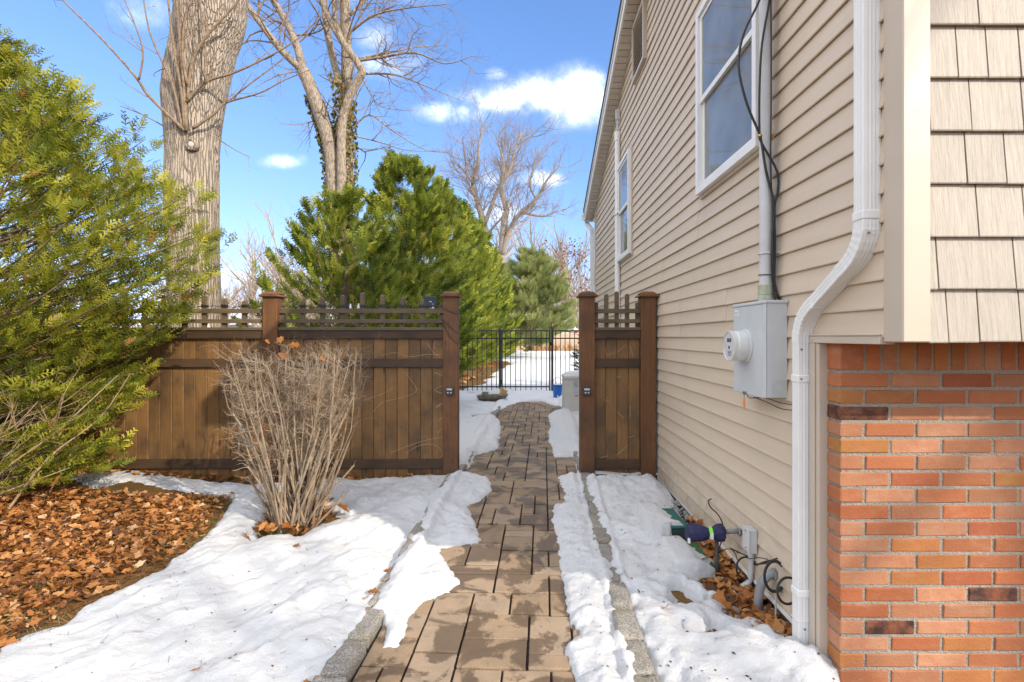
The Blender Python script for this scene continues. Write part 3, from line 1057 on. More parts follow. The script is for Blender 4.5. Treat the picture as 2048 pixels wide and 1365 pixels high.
def post(root, x, zbase, ztop=None, w=.138):
    ztop = ztop or zf_(594)
    p = MB().box((x - w / 2, FD, zbase), (x + w / 2, FD + w, ztop)).build('post', M_post, root, bevel=.006)
    p.location = -Vector(root.location)
    cw = w / 2 + .028
    yc = FD + w / 2
    c = MB()
    c.prism([(x - cw, ztop + .0005), (x + cw, ztop + .0005), (x + cw - .004, ztop + .016), (x + cw - .03, ztop + .026), (x + cw - .032, ztop + .03), (x - cw + .032, ztop + .03), (x - cw + .03, ztop + .026), (x - cw + .004, ztop + .016)], 'y', yc - cw, yc + cw)
    vs = [(x - cw + .02, yc - cw + .02, ztop + .0305), (x + cw - .02, yc - cw + .02, ztop + .0305), (x + cw - .02, yc + cw - .02, ztop + .0305), (x - cw + .02, yc + cw - .02, ztop + .0305),
          (x - cw + .045, yc - cw + .045, ztop + .052), (x + cw - .045, yc - cw + .045, ztop + .052), (x + cw - .045, yc + cw - .045, ztop + .052), (x - cw + .045, yc + cw - .045, ztop + .052)]
    c.add(vs, [(0, 1, 5, 4), (1, 2, 6, 5), (2, 3, 7, 6), (3, 0, 4, 7), (4, 5, 6, 7)])
    o = c.build('cap', M_post, p, bevel=.003)
    return p


frnd = random.Random(8)


def panel(root, xa, xb, tops, step=.113, bal_step=None, zb=.06):
    """boards between two posts with rails on the front and an open trellis above"""
    off = -Vector(root.location)
    z_b = zf_(954) - .06 + zb - .06
    n = max(1, round((xb - xa) / step)); w = (xb - xa) / n
    yb = FD + .055
    for i in range(n):
        x = xa + i * w
        dy = frnd.uniform(-.0015, .0015)
        prof = [(x + .0012, yb + .006 + dy), (x + .006, yb + dy), (x + w - .006, yb + dy), (x + w - .0012, yb + .006 + dy), (x + w - .0012, yb + .019 + dy), (x + .0012, yb + .019 + dy)]
        o = MB().prism(prof, 'z', z_b + frnd.uniform(-.006, .006), zf_(664)).build('fence_board', M_board, root); o.location = off
    for (pa, pb, y0, m_) in ((939.5, 921, .022, M_rail), (735.5, 718, .022, M_rail), (678, 661.5, .020, M_rail)):
        o = MB().box((xa + .001, FD + y0, zf_(pa)), (xb - .001, yb - .0025, zf_(pb))).build('rail', m_, root, bevel=.004); o.location = off
    o = MB().box((xa + .001, FD + .008, zf_(661.3)), (xb - .001, FD + .12, zf_(655))).build('cap_rail', M_slat, root, bevel=.003); o.location = off
    for (pa, pb) in ((646.5, 638.5), (626.5, 617.5)):
        o = MB().box((xa + .001, FD + .034, zf_(pa)), (xb - .001, FD + .058, zf_(pb))).build('trellis_slat', M_slat, root, bevel=.002); o.location = off
    nb = len(tops)
    for i, tp in enumerate(tops):
        x = xa + .019 + (xb - xa - .038) * i / (nb - 1)
        zt = zf_(tp); hw = .019
        b_ = MB().box((x - hw, FD + .0585, zf_(654.9)), (x + hw, FD + .092, zt - .012))
        b_.add([(x - hw, FD + .0585, zt - .0115), (x + hw, FD + .0585, zt - .0115), (x + hw, FD + .092, zt - .0115), (x - hw, FD + .092, zt - .0115), (x - hw + .009, FD + .067, zt), (x + hw - .009, FD + .067, zt), (x + hw - .009, FD + .084, zt), (x - hw + .009, FD + .084, zt)],
               [(0, 1, 5, 4), (1, 2, 6, 5), (2, 3, 7, 6), (3, 0, 4, 7), (4, 5, 6, 7)])
        o = b_.build('baluster', M_balus, root); o.location = off


fence = empty('wooden_fence', (-2.4, FD, .05), 'long stained cedar privacy fence with trellis top left of the path', 'fence')
P0, P1, P2, P3 = -.705, -2.41, -4.115, -5.82
hw_ = .069
for x in (P0, P1, P2, P3):
    post(fence, x, -.1)
ARCH = [605, 600, 594.5, 589, 584, 588.5, 593.5, 598, 604]
panel(fence, P1 + hw_, P0 - hw_, ARCH)
panel(fence, P2 + hw_, P1 - hw_, [606, 601, 596, 590, 585, 590, 596, 600, 606])
panel(fence, P3 + hw_, P2 - hw_, [606, 601, 596, 590, 585, 590, 596, 600, 606])
fence2 = empty('wooden_fence', (.9, FD, .05), 'narrow stained fence panel between two posts against the house', 'fence')
Q0, Q1 = (1175.5 - 1050) * .001 * FD, (1297 - 1050) * .001 * FD
post(fence2, Q0, -.1); post(fence2, Q1, -.1)
panel(fence2, Q0 + hw_, Q1 - hw_, [604, 587, 582, 587, 604], .11)

# ------------------------------------------------------------------ vegetation
def spray_template(n, sub, seed, wid=.05, wide=.42):
    """flat fern-like spray of scale foliage, one unit long: quads (m,4,3)"""
    r = random.Random(seed); Q = []

    def kite(p, ang, L, w, z):
        c, s_ = math.cos(ang), math.sin(ang)
        def P(u_, v_, dz_=0):
            x = p[0] + c * u_ - s_ * v_; y = p[1] + s_ * u_ + c * v_
            return (x, y, z - .22 * y * y - .10 * x * x + dz_)
        Q.append([P(0, -w * .25), P(L * .45, -w * .5), P(L, 0), P(L * .45, w * .5, .01)])
    kite((0, 0), 0, 1.0, wid * .9, 0)
    for i in range(n):
        x = .06 + .86 * (i + .5) / n
        for s_ in (-1, 1):
            L = wide * (1 - x) ** .6 * r.uniform(.7, 1.1) + .07
            a = s_ * r.uniform(.65, .95)
            xx = x + (.02 if s_ > 0 else -.02)
            kite((xx, 0), a, L, wid, r.uniform(-.03, .03))
            for j in range(sub):
                f = .3 + .5 * j / max(1, sub - 1) if sub > 1 else .5
                kite((xx + math.cos(a) * L * f, math.sin(a) * L * f), a + (-s_ if j % 2 else s_) * r.uniform(.55, .8) * (1 if j % 2 else .8), L * r.uniform(.38, .6), wid * .9, r.uniform(-.03, .03))
    return np.array(Q)


def unit(v):
    return v / np.maximum(np.linalg.norm(v, axis=-1, keepdims=True), 1e-9)


def place_sprays(name, mat, P, A, N, S, rv, templates, parent):
    """P positions, A axes, N rough normals, S sizes, rv colour index"""
    A = unit(A); B = unit(np.cross(N, A)); N = np.cross(A, B)
    VV = []; AT = []
    rs_ = np.random.RandomState(4)
    pick = rs_.randint(0, len(templates), len(P))
    for k_, T in enumerate(templates):
        m = pick == k_
        if not m.any(): continue
        L = T.reshape(-1, 3)
        v = P[m][:, None, :] + S[m][:, None, None] * (L[None, :, 0:1] * A[m][:, None, :] + L[None, :, 1:2] * B[m][:, None, :] + L[None, :, 2:3] * N[m][:, None, :])
        VV.append(v.reshape(-1, 3))
        AT.append(np.repeat(rv[m], len(L)))
    V = np.concatenate(VV); F = np.arange(len(V)).reshape(-1, 4)
    o = np_mesh(name, V, F, mat, parent, attr=np.concatenate(AT))
    return o


M_arbor = mat_leaf('arborvitae_foliage', [(0, (.08, .105, .014)), (.3, (.20, .23, .024)), (.62, (.40, .40, .04)), (.93, (.60, .54, .07)), (.96, (.46, .22, .06)), (1, (.52, .27, .09))], .45)
M_cypress = mat_leaf('cypress_foliage', [(0, (.065, .10, .018)), (.35, (.16, .205, .027)), (.7, (.33, .36, .04)), (.96, (.52, .50, .07)), (1, (.46, .35, .10))], .45)
M_pine = mat_leaf('pine_foliage', [(0, (.17, .21, .07)), (.5, (.30, .33, .11)), (1, (.44, .43, .18))], .45)
M_box = mat_leaf('dark_shrub_foliage', [(0, (.012, .028, .012)), (1, (.035, .06, .022))], .2)
M_bark = simple('brown_bark', (.19, .13, .085), (.085, .06, .042), (9, 9, 1.2), 3, .9, .8, 4, .02, .05, .2)
M_twig = simple('twig_bark', (.27, .19, .12), (.16, .11, .07), nscale=20, rough=.85, bumps=.2, var=0)
M_tantwig = simple('tan_twig', (.42, .30, .18), (.27, .18, .10), nscale=16, rough=.85, bumps=.2, var=0)
M_far = simple('grey_bark', (.30, .245, .195), (.21, .17, .135), nscale=6, rough=.9, bumps=.1, var=.05)
T_NEAR = [spray_template(4, 1, 1, .08, .42), spray_template(6, 0, 2, .085, .36), spray_template(4, 1, 3, .075, .32)]
T_MID = [spray_template(4, 1, 4, .09, .38), spray_template(6, 0, 5, .10, .34), spray_template(5, 1, 6, .08, .30)]
T_FAR = [spray_template(4, 0, 7, .15, .3), spray_template(5, 0, 8, .13, .24)]


def conifer(name, label, base, H, Rf, nbr, nsp, ssize, templates, mat, seed, flat=(1, 1), rise=.35, z0=.05, lean=(0, 0), cat='tree', group=None, stems=1, trunk_r=.09, tmin=.25, upb=.35, twigs=True, brmat=None, thin=None, lvar=(.72, 1.12), tpow=.75):
    """stem, outward branches and sprays of flat foliage along them"""
    r = np.random.RandomState(seed)
    root = empty(name, base, label, cat, group)
    bx, by, bz = base
    tr = MB()
    for s_ in range(stems):
        ox, oy = r.uniform(-.18, .18, 2) * (stems > 1)
        a = r.uniform(0, 6.28); sp_ = (.12 * H if stems > 1 else 0) * r.uniform(.3, 1)
        tr.tube([(ox + math.cos(a) * sp_ * t_ ** 1.3 + lean[0] * t_, oy + math.sin(a) * sp_ * t_ ** 1.3 * flat[1] + lean[1] * t_, -.05 + H * .92 * t_) for t_ in (0, .12, .3, .5, .75, 1)], [trunk_r * q for q in (1.1, .9, .7, .5, .3, .08)], 7)
    tr.build('trunk', M_bark, root, smooth=True)
    h = z0 + (1 - z0) * r.power(1.25, nbr)[:, None] if False else (z0 + (.99 - z0) * (np.arange(nbr)[:, None] + r.uniform(0, 1, (nbr, 1))) / nbr)
    az = r.uniform(0, 2 * math.pi, (nbr, 1))
    out = np.concatenate([np.cos(az) * flat[0], np.sin(az) * flat[1], np.zeros_like(az)], 1)
    L = np.array([Rf(float(q)) for q in h])[:, None] * (r.uniform(lvar[0], lvar[1], (nbr, 1)))
    rs2 = rise * (.4 + 1.0 * h) * r.uniform(.6, 1.4, (nbr, 1))
    st = np.concatenate([lean[0] * h, lean[1] * h, h * H - rs2 * L * .75], 1)
    st[:, 2] = np.maximum(st[:, 2], .04)

    def pos(i, t_):
        p = st[i] + out[i] * L[i] * t_
        p[:, 2] += (rs2[i] * L[i] * t_ ** 1.6)[:, 0]
        return p
    idx = np.repeat(np.arange(nbr), nsp)
    t_ = tmin + (1.03 - tmin) * r.uniform(0, 1, (len(idx), 1)) ** tpow
    P = pos(idx, t_)
    tang = unit(pos(idx, t_ + .05) - P)
    lat = unit(np.cross(tang, np.array([0, 0, 1.0])))
    sgn = r.choice([-1, 1], (len(idx), 1))
    wdt = (.10 + .20 * (1 - t_)) * L[idx]
    sh = r.uniform(0, 1, (len(idx), 1))
    P = P + lat * sgn * wdt * sh + np.concatenate([np.zeros((len(idx), 2)), r.normal(0, .12, (len(idx), 1)) * wdt], 1)
    A = tang * 1.15 + lat * sgn * (.2 + .5 * sh) + r.normal(0, .28, (len(idx), 3)) + np.array([0, 0, upb])
    N = np.array([0, 0, .7]) + r.normal(0, .6, (len(idx), 3)) + unit(out[idx]) * .35 + lat * r.normal(0, .5, (len(idx), 1))
    S = ssize * r.uniform(.6, 1.25, len(idx))
    brv = r.uniform(-.16, .16, nbr)[idx]
    rv = np.clip(r.beta(1.25, 1.35, len(idx)) * .9 + brv, 0, .945)
    dead = r.uniform(0, 1, len(idx)) < .010
    rv[dead] = .99
    if thin:
        k_ = ~((P[:, 2] < thin[0] * (.6 + .8 * r.uniform(0, 1, len(P)))) & (r.uniform(0, 1, len(P)) < thin[1]))
        P, A, N, S, rv = P[k_], A[k_], N[k_], S[k_], rv[k_]
    place_sprays('crown', mat, P, A, N, S, rv, templates, root)
    if twigs:
        tw = MB()
        for i in range(nbr):
            ii = np.array([i])
            pts = [pos(ii, np.array([[q]]))[0] for q in (0, .3, .6, .85, 1.0)]
            rr = .004 + .006 * float(L[i, 0])
            tw.tube(pts, [rr, rr * .75, rr * .5, rr * .3, rr * .12], 4, False)
        tag(tw.build('branches', brmat or M_twig, root, smooth=True), kind='stuff')
    return root


def interp(tab):
    xs_ = [p[0] for p in tab]; ys_ = [p[1] for p in tab]
    return lambda q: float(np.interp(q, xs_, ys_))


# big evergreen at the left, in front of the fence
Hh = 4.5
hb_ = (-4.75, 3.92, .12)
Rl = interp([(0, 1.25), (.07, 1.42), (.13, 1.58), (.23, 1.82), (.32, 2.10), (.42, 2.28), (.48, 2.22), (.56, 1.84), (.63, 1.45), (.70, 1.12), (.76, .75), (.82, .42), (.88, .2), (1, .05)])
bush = conifer('evergreen_bush', 'tall yellow-green evergreen bush with brown lower twigs at the left edge', hb_, Hh, Rl, 640, 50, .125, T_NEAR, M_arbor, 21, (1, .42), .38, .02, cat='bush', stems=5, trunk_r=.06, tmin=.52, upb=.36, thin=(.8, .25), lvar=(.76, 1.08), tpow=.6)
conifer('evergreen_bush', 'evergreen bush mostly cut off by the left edge of the photo', (-6.6, 3.9, .12), 4.2, Rl, 90, 22, .24, T_MID, M_arbor, 22, (.8, .42), .55, .03, cat='bush', stems=4, trunk_r=.07)

# row of cypresses behind the fence along the yard
Rc = interp([(0, .6), (.08, .9), (.25, 1.0), (.45, .94), (.65, .74), (.82, .48), (.93, .25), (1, .08)])


def cyp(px, d, topy, rad, seed, label, nbr, nsp, ss, T, lean=(0, 0), shape=Rc, x=None, rise=.6, twigs=False):
    X = (px - 1050) * .001 * d if x is None else x
    H = CAMZ - (topy - 674) * .001 * d - .06
    return conifer('cypress_tree', label, (X, d, .06), H, lambda q: rad * shape(q), nbr, nsp, ss, T, M_cypress, seed, (1, 1), rise, .06, lean, 'tree', 'cypress trees along the yard', 1, .09, .33, .38, twigs, lvar=(.78, 1.08), tpow=.6)


cyp(690, 7.6, 392, 1.45, 31, 'nearest cypress behind the fence, loose branches reaching left', 150, 40, .18, T_MID, shape=interp([(0, .5), (.1, .72), (.3, 1.0), (.55, .80), (.8, .48), (1, .12)]), rise=.75, twigs=True)
cyp(806, 9.2, 318, 1.25, 32, 'tallest-looking cypress, its tip above the fence end post', 205, 40, .205, T_MID, rise=.6)
cyp(862, 13.2, 348, 1.45, 33, 'third cypress of the yard row, behind the tallest-looking one', 150, 34, .25, T_MID)
cyp(910, 16.2, 402, 1.5, 34, 'fourth cypress of the yard row, left of the black gate', 130, 30, .30, T_MID)
cyp(944, 20.5, 450, 1.55, 35, 'fifth cypress of the yard row, lit yellow green', 120, 28, .42, T_FAR)
cyp(972, 25, 505, 1.6, 36, 'sixth cypress of the receding yard row', 110, 26, .5, T_FAR)
cyp(994, 32, 560, 1.6, 37, 'last and farthest cypress of the yard row', 100, 24, .55, T_FAR)

# white pine in the back yard: tiers of soft needles with gaps
T_PINE = [spray_template(6, 0, 9, .06, .55)]
conifer('white_pine', 'soft pale green pine beyond the black gate', at(1062, 700, 30) * 1.0, 5.7, interp([(0, 1.9), (.15, 2.4), (.4, 2.5), (.6, 2.1), (.8, 1.4), (1, .4)]), 100, 40, .62, T_PINE, M_pine, 41, (1, 1), .4, .05, trunk_r=.16, tmin=.3, upb=.7)
conifer('white_pine', 'low olive green pine behind the end of the cypress row', at(1024, 700, 38) * 1.0, 4.2, interp([(0, 2.2), (.3, 2.6), (.7, 1.7), (1, .3)]), 60, 36, .7, T_PINE, M_pine, 42, (1, 1), .25, .08, trunk_r=.14, tmin=.35, upb=.7)
conifer('dark_shrub', 'dark evergreen shrub behind the white cabinet by the gate', (1.72, 13.2, .06), 1.45, interp([(0, .35), (.3, .5), (.7, .42), (1, .15)]), 60, 22, .12, T_MID, M_box, 43, cat='shrub', trunk_r=.03, twigs=False)
conifer('small_conifer', 'tiny cone-shaped evergreen in front of the far fence', (.05, 43, .06), 1.25, interp([(0, .32), (.3, .34), (1, .03)]), 40, 16, .22, T_FAR, M_cypress, 44, cat='shrub', trunk_r=.03, twigs=False)


# --- bare trees
def grow(mb, p, v, L, r0, lvl, rg, wob=.22, upt=.10, nch=(5, 4, 3), ang=.75, lr=.55, sides=4, seg=5, rend=.35, acc=None):
    pts = [Vector(p)]; v = Vector(v).normalized()
    for i in range(seg):
        v = (v + Vector((rg.gauss(0, wob), rg.gauss(0, wob), rg.gauss(0, wob) + upt))).normalized()
        pts.append(pts[-1] + v * (L / seg))
    rad = [r0 * (1 - (1 - rend) * i / seg) for i in range(seg + 1)]
    mb.tube(pts, rad, sides, False)
    if acc is not None: acc.append(pts[-1])
    if lvl <= 0: return
    for c in range(nch[-lvl] if lvl <= len(nch) else nch[0]):
        f = rg.uniform(.25, 1.0); i = min(seg - 1, int(f * seg)); q = pts[i].lerp(pts[i + 1], f * seg - i)
        tdir = (pts[i + 1] - pts[i]).normalized()
        o = tdir.orthogonal().normalized(); o.rotate(Matrix.Rotation(rg.uniform(0, 6.28), 3, tdir))
        a = ang * rg.uniform(.6, 1.3)
        grow(mb, q, tdir * math.cos(a) + o * math.sin(a), L * lr * rg.uniform(.7, 1.25), max(rad[i] * .6, r0 * .22), lvl - 1, rg, wob, upt, nch, ang, lr, max(3, sides - 1), max(3, seg - 1), rend, acc)


def smooth_line(pts, n=4):
    """Catmull-Rom through points"""
    P = [pts[0]] + list(pts) + [pts[-1]]
    out = []
    for i in range(1, len(P) - 2):
        for k_ in range(n):
            t_ = k_ / n
            p0, p1, p2, p3 = P[i - 1], P[i], P[i + 1], P[i + 2]
            out.append(.5 * ((2 * p1) + (p2 - p0) * t_ + (2 * p0 - 5 * p1 + 4 * p2 - p3) * t_ ** 2 + (3 * p1 - p0 - 3 * p2 + p3) * t_ ** 3))
    out.append(P[-1])
    return out


def guided(root, mb, tw, guides, d, rg, off, tlvl=2, twob=.2, **kw):
    """limbs that follow given courses, with random twigs along them"""
    for (pl, r0, r1, nt_, tl, dd) in guides:
        n = len(pl)
        ctrl = [at(q[0], q[1], d + dd[0] + (dd[1] - dd[0]) * i / (n - 1)) - off for i, q in enumerate(pl)]
        pts = smooth_line(ctrl)
        m_ = len(pts)
        rad = [r0 + (r1 - r0) * i / (m_ - 1) for i in range(m_)]
        mb.tube(pts, rad, 9 if r0 > .08 else 6, True)
        for _ in range(nt_):
            f = rg.uniform(.2, 1); i = min(m_ - 2, int(f * (m_ - 1)))
            tdir = (pts[i + 1] - pts[i]).normalized(); o = tdir.orthogonal().normalized(); o.rotate(Matrix.Rotation(rg.uniform(0, 6.28), 3, tdir))
            a = rg.uniform(.5, 1.1)
            grow(tw, pts[i], tdir * math.cos(a) + o * math.sin(a), tl * rg.uniform(.5, 1.3), max(min(rad[i] * .5, tl * .016), .003), tlvl, rg, twob, **kw)


# large furrowed trunk behind the evergreen bush
M_bigbark, t, b = nt('furrowed_bark')
vec = coords(t, (1, 1, .075), False)
vo = node(t, 'ShaderNodeTexVoronoi', feature='DISTANCE_TO_EDGE'); vo.inputs['Scale'].default_value = 34
nzz = noise(t, coords(t, (1, 1, .3), False), 9, 5, .6)
dv = node(t, 'ShaderNodeVectorMath', operation='MULTIPLY_ADD'); t.links.new(vec, dv.inputs[0]); dv.inputs[1].default_value = (1, 1, 1)
sc_ = node(t, 'ShaderNodeVectorMath', operation='SCALE'); cv = node(t, 'ShaderNodeCombineXYZ'); t.links.new(nzz, cv.inputs[0]); t.links.new(nzz, cv.inputs[1]); t.links.new(cv.outputs[0], sc_.inputs[0]); sc_.inputs['Scale'].default_value = .05
t.links.new(sc_.outputs[0], dv.inputs[2]); t.links.new(dv.outputs[0], vo.inputs['Vector'])
crack = rng_(t, vo.outputs['Distance'], 0, .16)
fine = noise(t, coords(t, (1, 1, .4), False), 50, 5, .7)
base = mixc(t, crack, (.27, .215, .165), (.43, .36, .285))
base = mixc(t, rng_(t, fine, .4, .7, 0, .5), base, (.26, .205, .15))
t.links.new(base, b.inputs['Base Color']); b.inputs['Roughness'].default_value = .95; b.inputs['Specular IOR Level'].default_value = .15
hb = node(t, 'ShaderNodeMath', operation='MULTIPLY_ADD'); t.links.new(crack, hb.inputs[0]); hb.inputs[1].default_value = 2.0; t.links.new(fine, hb.inputs[2])
bump(t, b, hb.outputs[0], .9, .012)


def trunk_mesh(root, rows, d, mat, sides=44, amp=.03, seed=3, cut=None):
    """rows: (left px, right px, y px); a round trunk whose girth follows these with buttress and lumps"""
    off = Vector(root.location)
    ctrl = [(at((a + b_) / 2, y, d), (b_ - a) * .0005 * d) for (a, b_, y) in rows]
    C = smooth_line([c for c, _ in ctrl], 7)
    rr = np.interp(np.linspace(0, len(ctrl) - 1, len(C)), range(len(ctrl)), [q for _, q in ctrl])
    vs = []
    for i, c in enumerate(C):
        for k_ in range(sides):
            a = 2 * math.pi * k_ / sides
            lump = float(fbm(np.array([3 * math.cos(a) + seed]), np.array([c.z * .9 + 3 * math.sin(a)]), seed)[0])
            fur = float(fbm(np.array([a * 9.0]), np.array([c.z * 1.4]), seed + 9, 3)[0])
            q = rr[i] * (.885 + amp * 4 * lump) + amp * fur * .8
            vs.append(c - off + Vector((math.cos(a) * q, math.sin(a) * q, 0)))
    fs = []
    for i in range(len(C) - 1):
        for k_ in range(sides):
            a = i * sides + k_; b_ = i * sides + (k_ + 1) % sides
            fs.append((a, b_, b_ + sides, a + sides))
    fs.append(tuple(range((len(C) - 1) * sides, len(C) * sides)))
    return MB().add(vs, fs).build('trunk', mat, root, smooth=True)


BD = 7.0
big = empty('large_tree', (at(390, 860, BD).x, BD, .06), 'thick grey-brown tree trunk rising behind the left evergreen bush', 'tree')
trunk_mesh(big, [(325, 455, 880), (335, 448, 780), (338, 442, 640), (333, 438, 480), (331, 437, 380), (333, 438, 300), (328, 446, 230), (326, 453, 190), (333, 463, 140), (341, 472, 100), (348, 490, 50), (352, 494, 10), (345, 500, -40), (330, 500, -120)], BD, M_bigbark)
rg = random.Random(77)
lim = MB(); tw = MB()
off = Vector(big.location)
SH = [([(370, 262), (300, 195), (272, 155), (210, 85), (125, 0), (60, -70)], .024, .008, 3, .5, (-.36, -.8)),
      ([(278, 160), (286, 105), (270, 50), (245, -10), (225, -70)], .012, .005, 4, .5, (-.6, -.8)),
      ([(366, 262), (345, 170), (318, 110), (298, 60), (284, -20)], .018, .007, 5, .5, (-.36, -.6)),
      ([(370, 262), (362, 180), (348, 100), (336, 0), (330, -60)], .02, .008, 4, .45, (-.36, -.6)),
      ([(373, 262), (366, 150), (358, 60), (352, -20)], .026, .012, 4, .5, (-.36, -.5)),
      ([(371, 205), (410, 165), (462, 148), (520, 122), (590, 82), (655, 20)], .022, .006, 6, .5, (-.38, -.2)),
      ([(410, 166), (411, 90), (402, 20), (398, -60)], .014, .006, 3, .4, (-.38, -.5)),
      ([(385, 258), (428, 228), (452, 206), (520, 186), (570, 160), (625, 138)], .02, .005, 5, .45, (-.36, -.2)),
      ([(452, 206), (500, 168), (548, 132), (585, 100)], .012, .005, 3, .4, (-.3, -.2)),
      ([(375, 200), (386, 120), (420, 65), (470, 10), (500, -40)], .022, .01, 4, .5, (-.38, -.5)),
      ([(336, 258), (290, 232), (240, 212)], .010, .004, 2, .3, (-.1, -.2)),
      ([(436, 278), (470, 300), (502, 316)], .009, .003, 2, .25, (-.1, -.1)),
      ([(375, 170), (365, 110), (370, 40), (390, -30)], .02, .01, 4, .5, (-.4, -.5)),
      ([(430, -60), (520, -130), (620, -230), (720, -380)], .22, .10, 6, 1.6, (0, .5)),
      ([(400, -110), (360, -220), (300, -420)], .26, .14, 6, 1.8, (0, -.3))]
guided(big, lim, tw, SH, BD, rg, off, 1, .16)
tag(lim.build('limbs', M_twig, big, smooth=True), kind='stuff'); tag(tw.build('twigs', M_twig, big), kind='stuff')
kn = MB(off)
kc = at(383, 290, BD - .318)
kn.lathe([(.075, .06), (.085, .0), (.062, -.03), (.045, -.012)], kc, 18, 'y').build('branch_collar', M_bigbark, big, smooth=True)
kn = MB(off).lathe([(.0445, .0), (.04, -.017), (.02, -.019)], kc, 16, 'y').build('pruned_stub', simple('cut_wood', (.55, .48, .42), (.42, .35, .29), nscale=30), big, smooth=True)

# two-stemmed tree wrapped in ivy
M_ivybark = simple('pale_bark', (.43, .36, .28), (.20, .155, .115), (6, 6, 1.6), 6, .95, 1.0, 9, .04, 0, .1, rand=False)
ID = 12.0
ivy = empty('ivy_tree', (at(685, 780, ID).x, ID, .06), 'tall pale-barked tree with ivy on its forked trunks', 'tree')
off = Vector(ivy.location)
rg = random.Random(5)
lim = MB(); tw = MB()
IG = [([(692, 780), (691, 600), (690, 450), (692, 300), (690, 240), (694, 150), (692, 60), (690, -60), (684, -260)], 0.221, 0.085, 11, 1.6, (0, .3)),
      ([(676, 560), (670, 420), (663, 310), (646, 245), (622, 178), (606, 142)], 0.180, 0.145, 4, 1.2, (-.1, -.2)),
      ([(606, 142), (562, 100), (522, 48), (492, 8), (440, -50), (380, -160)], 0.090, 0.043, 12, 1.3, (-.2, -.6)),
      ([(606, 142), (596, 100), (576, 52), (546, 0), (515, -50), (480, -140)], 0.098, 0.051, 12, 1.3, (-.2, -.1)),
      ([(684, 470), (683, 330), (685, 245), (700, 192), (722, 152), (722, 138), (700, 105), (680, 76), (655, 30), (636, -30), (610, -140)], 0.111, 0.064, 11, 1.3, (-.25, -.4)),
      ([(680, 170), (664, 110), (652, 45), (648, -20), (655, -140)], 0.090, 0.060, 11, 1.3, (-.05, .3)),
      ([(682, 76), (668, 20), (672, -60)], 0.066, 0.043, 7, 1.2, (-.3, -.4)),
      ([(715, 122), (760, 116), (830, 106), (890, 128), (945, 112)], 0.035, 0.007, 19, .85, (-.3, -.9)),
      ([(725, 148), (790, 150), (850, 172), (930, 205)], 0.030, 0.005, 18, .85, (-.3, .4)),
      ([(718, 118), (770, 108), (830, 95), (900, 90)], 0.030, 0.005, 16, .8, (-.3, .9)),
      ([(702, 262), (738, 230), (785, 262), (850, 300), (905, 305)], 0.024, 0.004, 12, .7, (-.1, -.5)),
      ([(700, 270), (760, 285), (820, 302), (905, 302)], 0.018, 0.004, 7, .6, (-.1, .4)),
      ([(704, 62), (750, 30), (820, 16), (905, 8)], 0.035, 0.005, 18, .9, (0, -.6)),
      ([(700, 30), (760, -20), (860, -50)], 0.040, 0.009, 14, .9, (0, .6)),
      ([(722, 150), (742, 190), (765, 215), (830, 222)], 0.018, 0.004, 9, .6, (-.3, .2)),
      ([(632, 240), (600, 250), (560, 248)], 0.014, 0.003, 5, .5, (0, -.4)),
      ([(606, 142), (560, 150), (510, 175)], 0.020, 0.004, 8, .6, (-.2, -.6)),
      ([(560, 100), (520, 120), (480, 75)], 0.020, 0.004, 7, .7, (-.2, .6)),
      ([(584, 72), (640, 62), (672, 20)], 0.025, 0.005, 8, .7, (-.1, .2)),
      ([(520, 46), (560, 20), (640, -20)], 0.020, 0.005, 7, .7, (0, .2))]
guided(ivy, lim, tw, IG, ID, rg, off, 2, .24, upt=.03, nch=(4, 3))
lim.build('trunk', M_ivybark, ivy, smooth=True)
tw.build('crown', M_twig, ivy)
# ivy leaves hugging the trunks
M_ivy = mat_leaf('ivy_leaves', [(0, (.08, .09, .02)), (.5, (.16, .15, .035)), (.8, (.24, .18, .05)), (1, (.28, .12, .05))], .25)
LP = []; LA = []; LN = []
ir = np.random.RandomState(6)
for (pl, r_, f0, f1, n_) in (([(691, 600), (690, 450), (692, 330), (690, 250), (690, 200)], .27, 0, 1, 1700), ([(676, 560), (670, 420), (663, 310), (646, 245), (622, 180)], .21, 0, .93, 2200), ([(684, 190), (676, 165), (672, 150)], .15, 0, 1, 120)):
    pts = smooth_line([at(q[0], q[1], ID) for q in pl], 8)
    for _ in range(n_):
        f = ir.uniform(f0, f1) ** 1.2 * (len(pts) - 1); i = min(int(f), len(pts) - 2); p = pts[i].lerp(pts[i + 1], f - i)
        a = ir.uniform(0, 6.28)
        nrm = np.array([math.cos(a), math.sin(a), 0])
        LP.append(np.array(p) + nrm * (r_ * .98 * (1 - .25 * f / len(pts)) + ir.uniform(0, .05)) - np.array(off)); LN.append(nrm + ir.normal(0, .4, 3)); LA.append(np.array([0, 0, -1.]) + ir.normal(0, .6, 3))
leafq = np.array([[[0, -.1, 0], [.45, -.5, .05], [1, 0, 0], [.45, .5, .05]]])
place_sprays('ivy', M_ivy, np.array(LP), np.array(LA), np.array(LN), ir.uniform(.06, .11, len(LP)), ir.uniform(0, 1, len(LP)), [leafq], ivy)

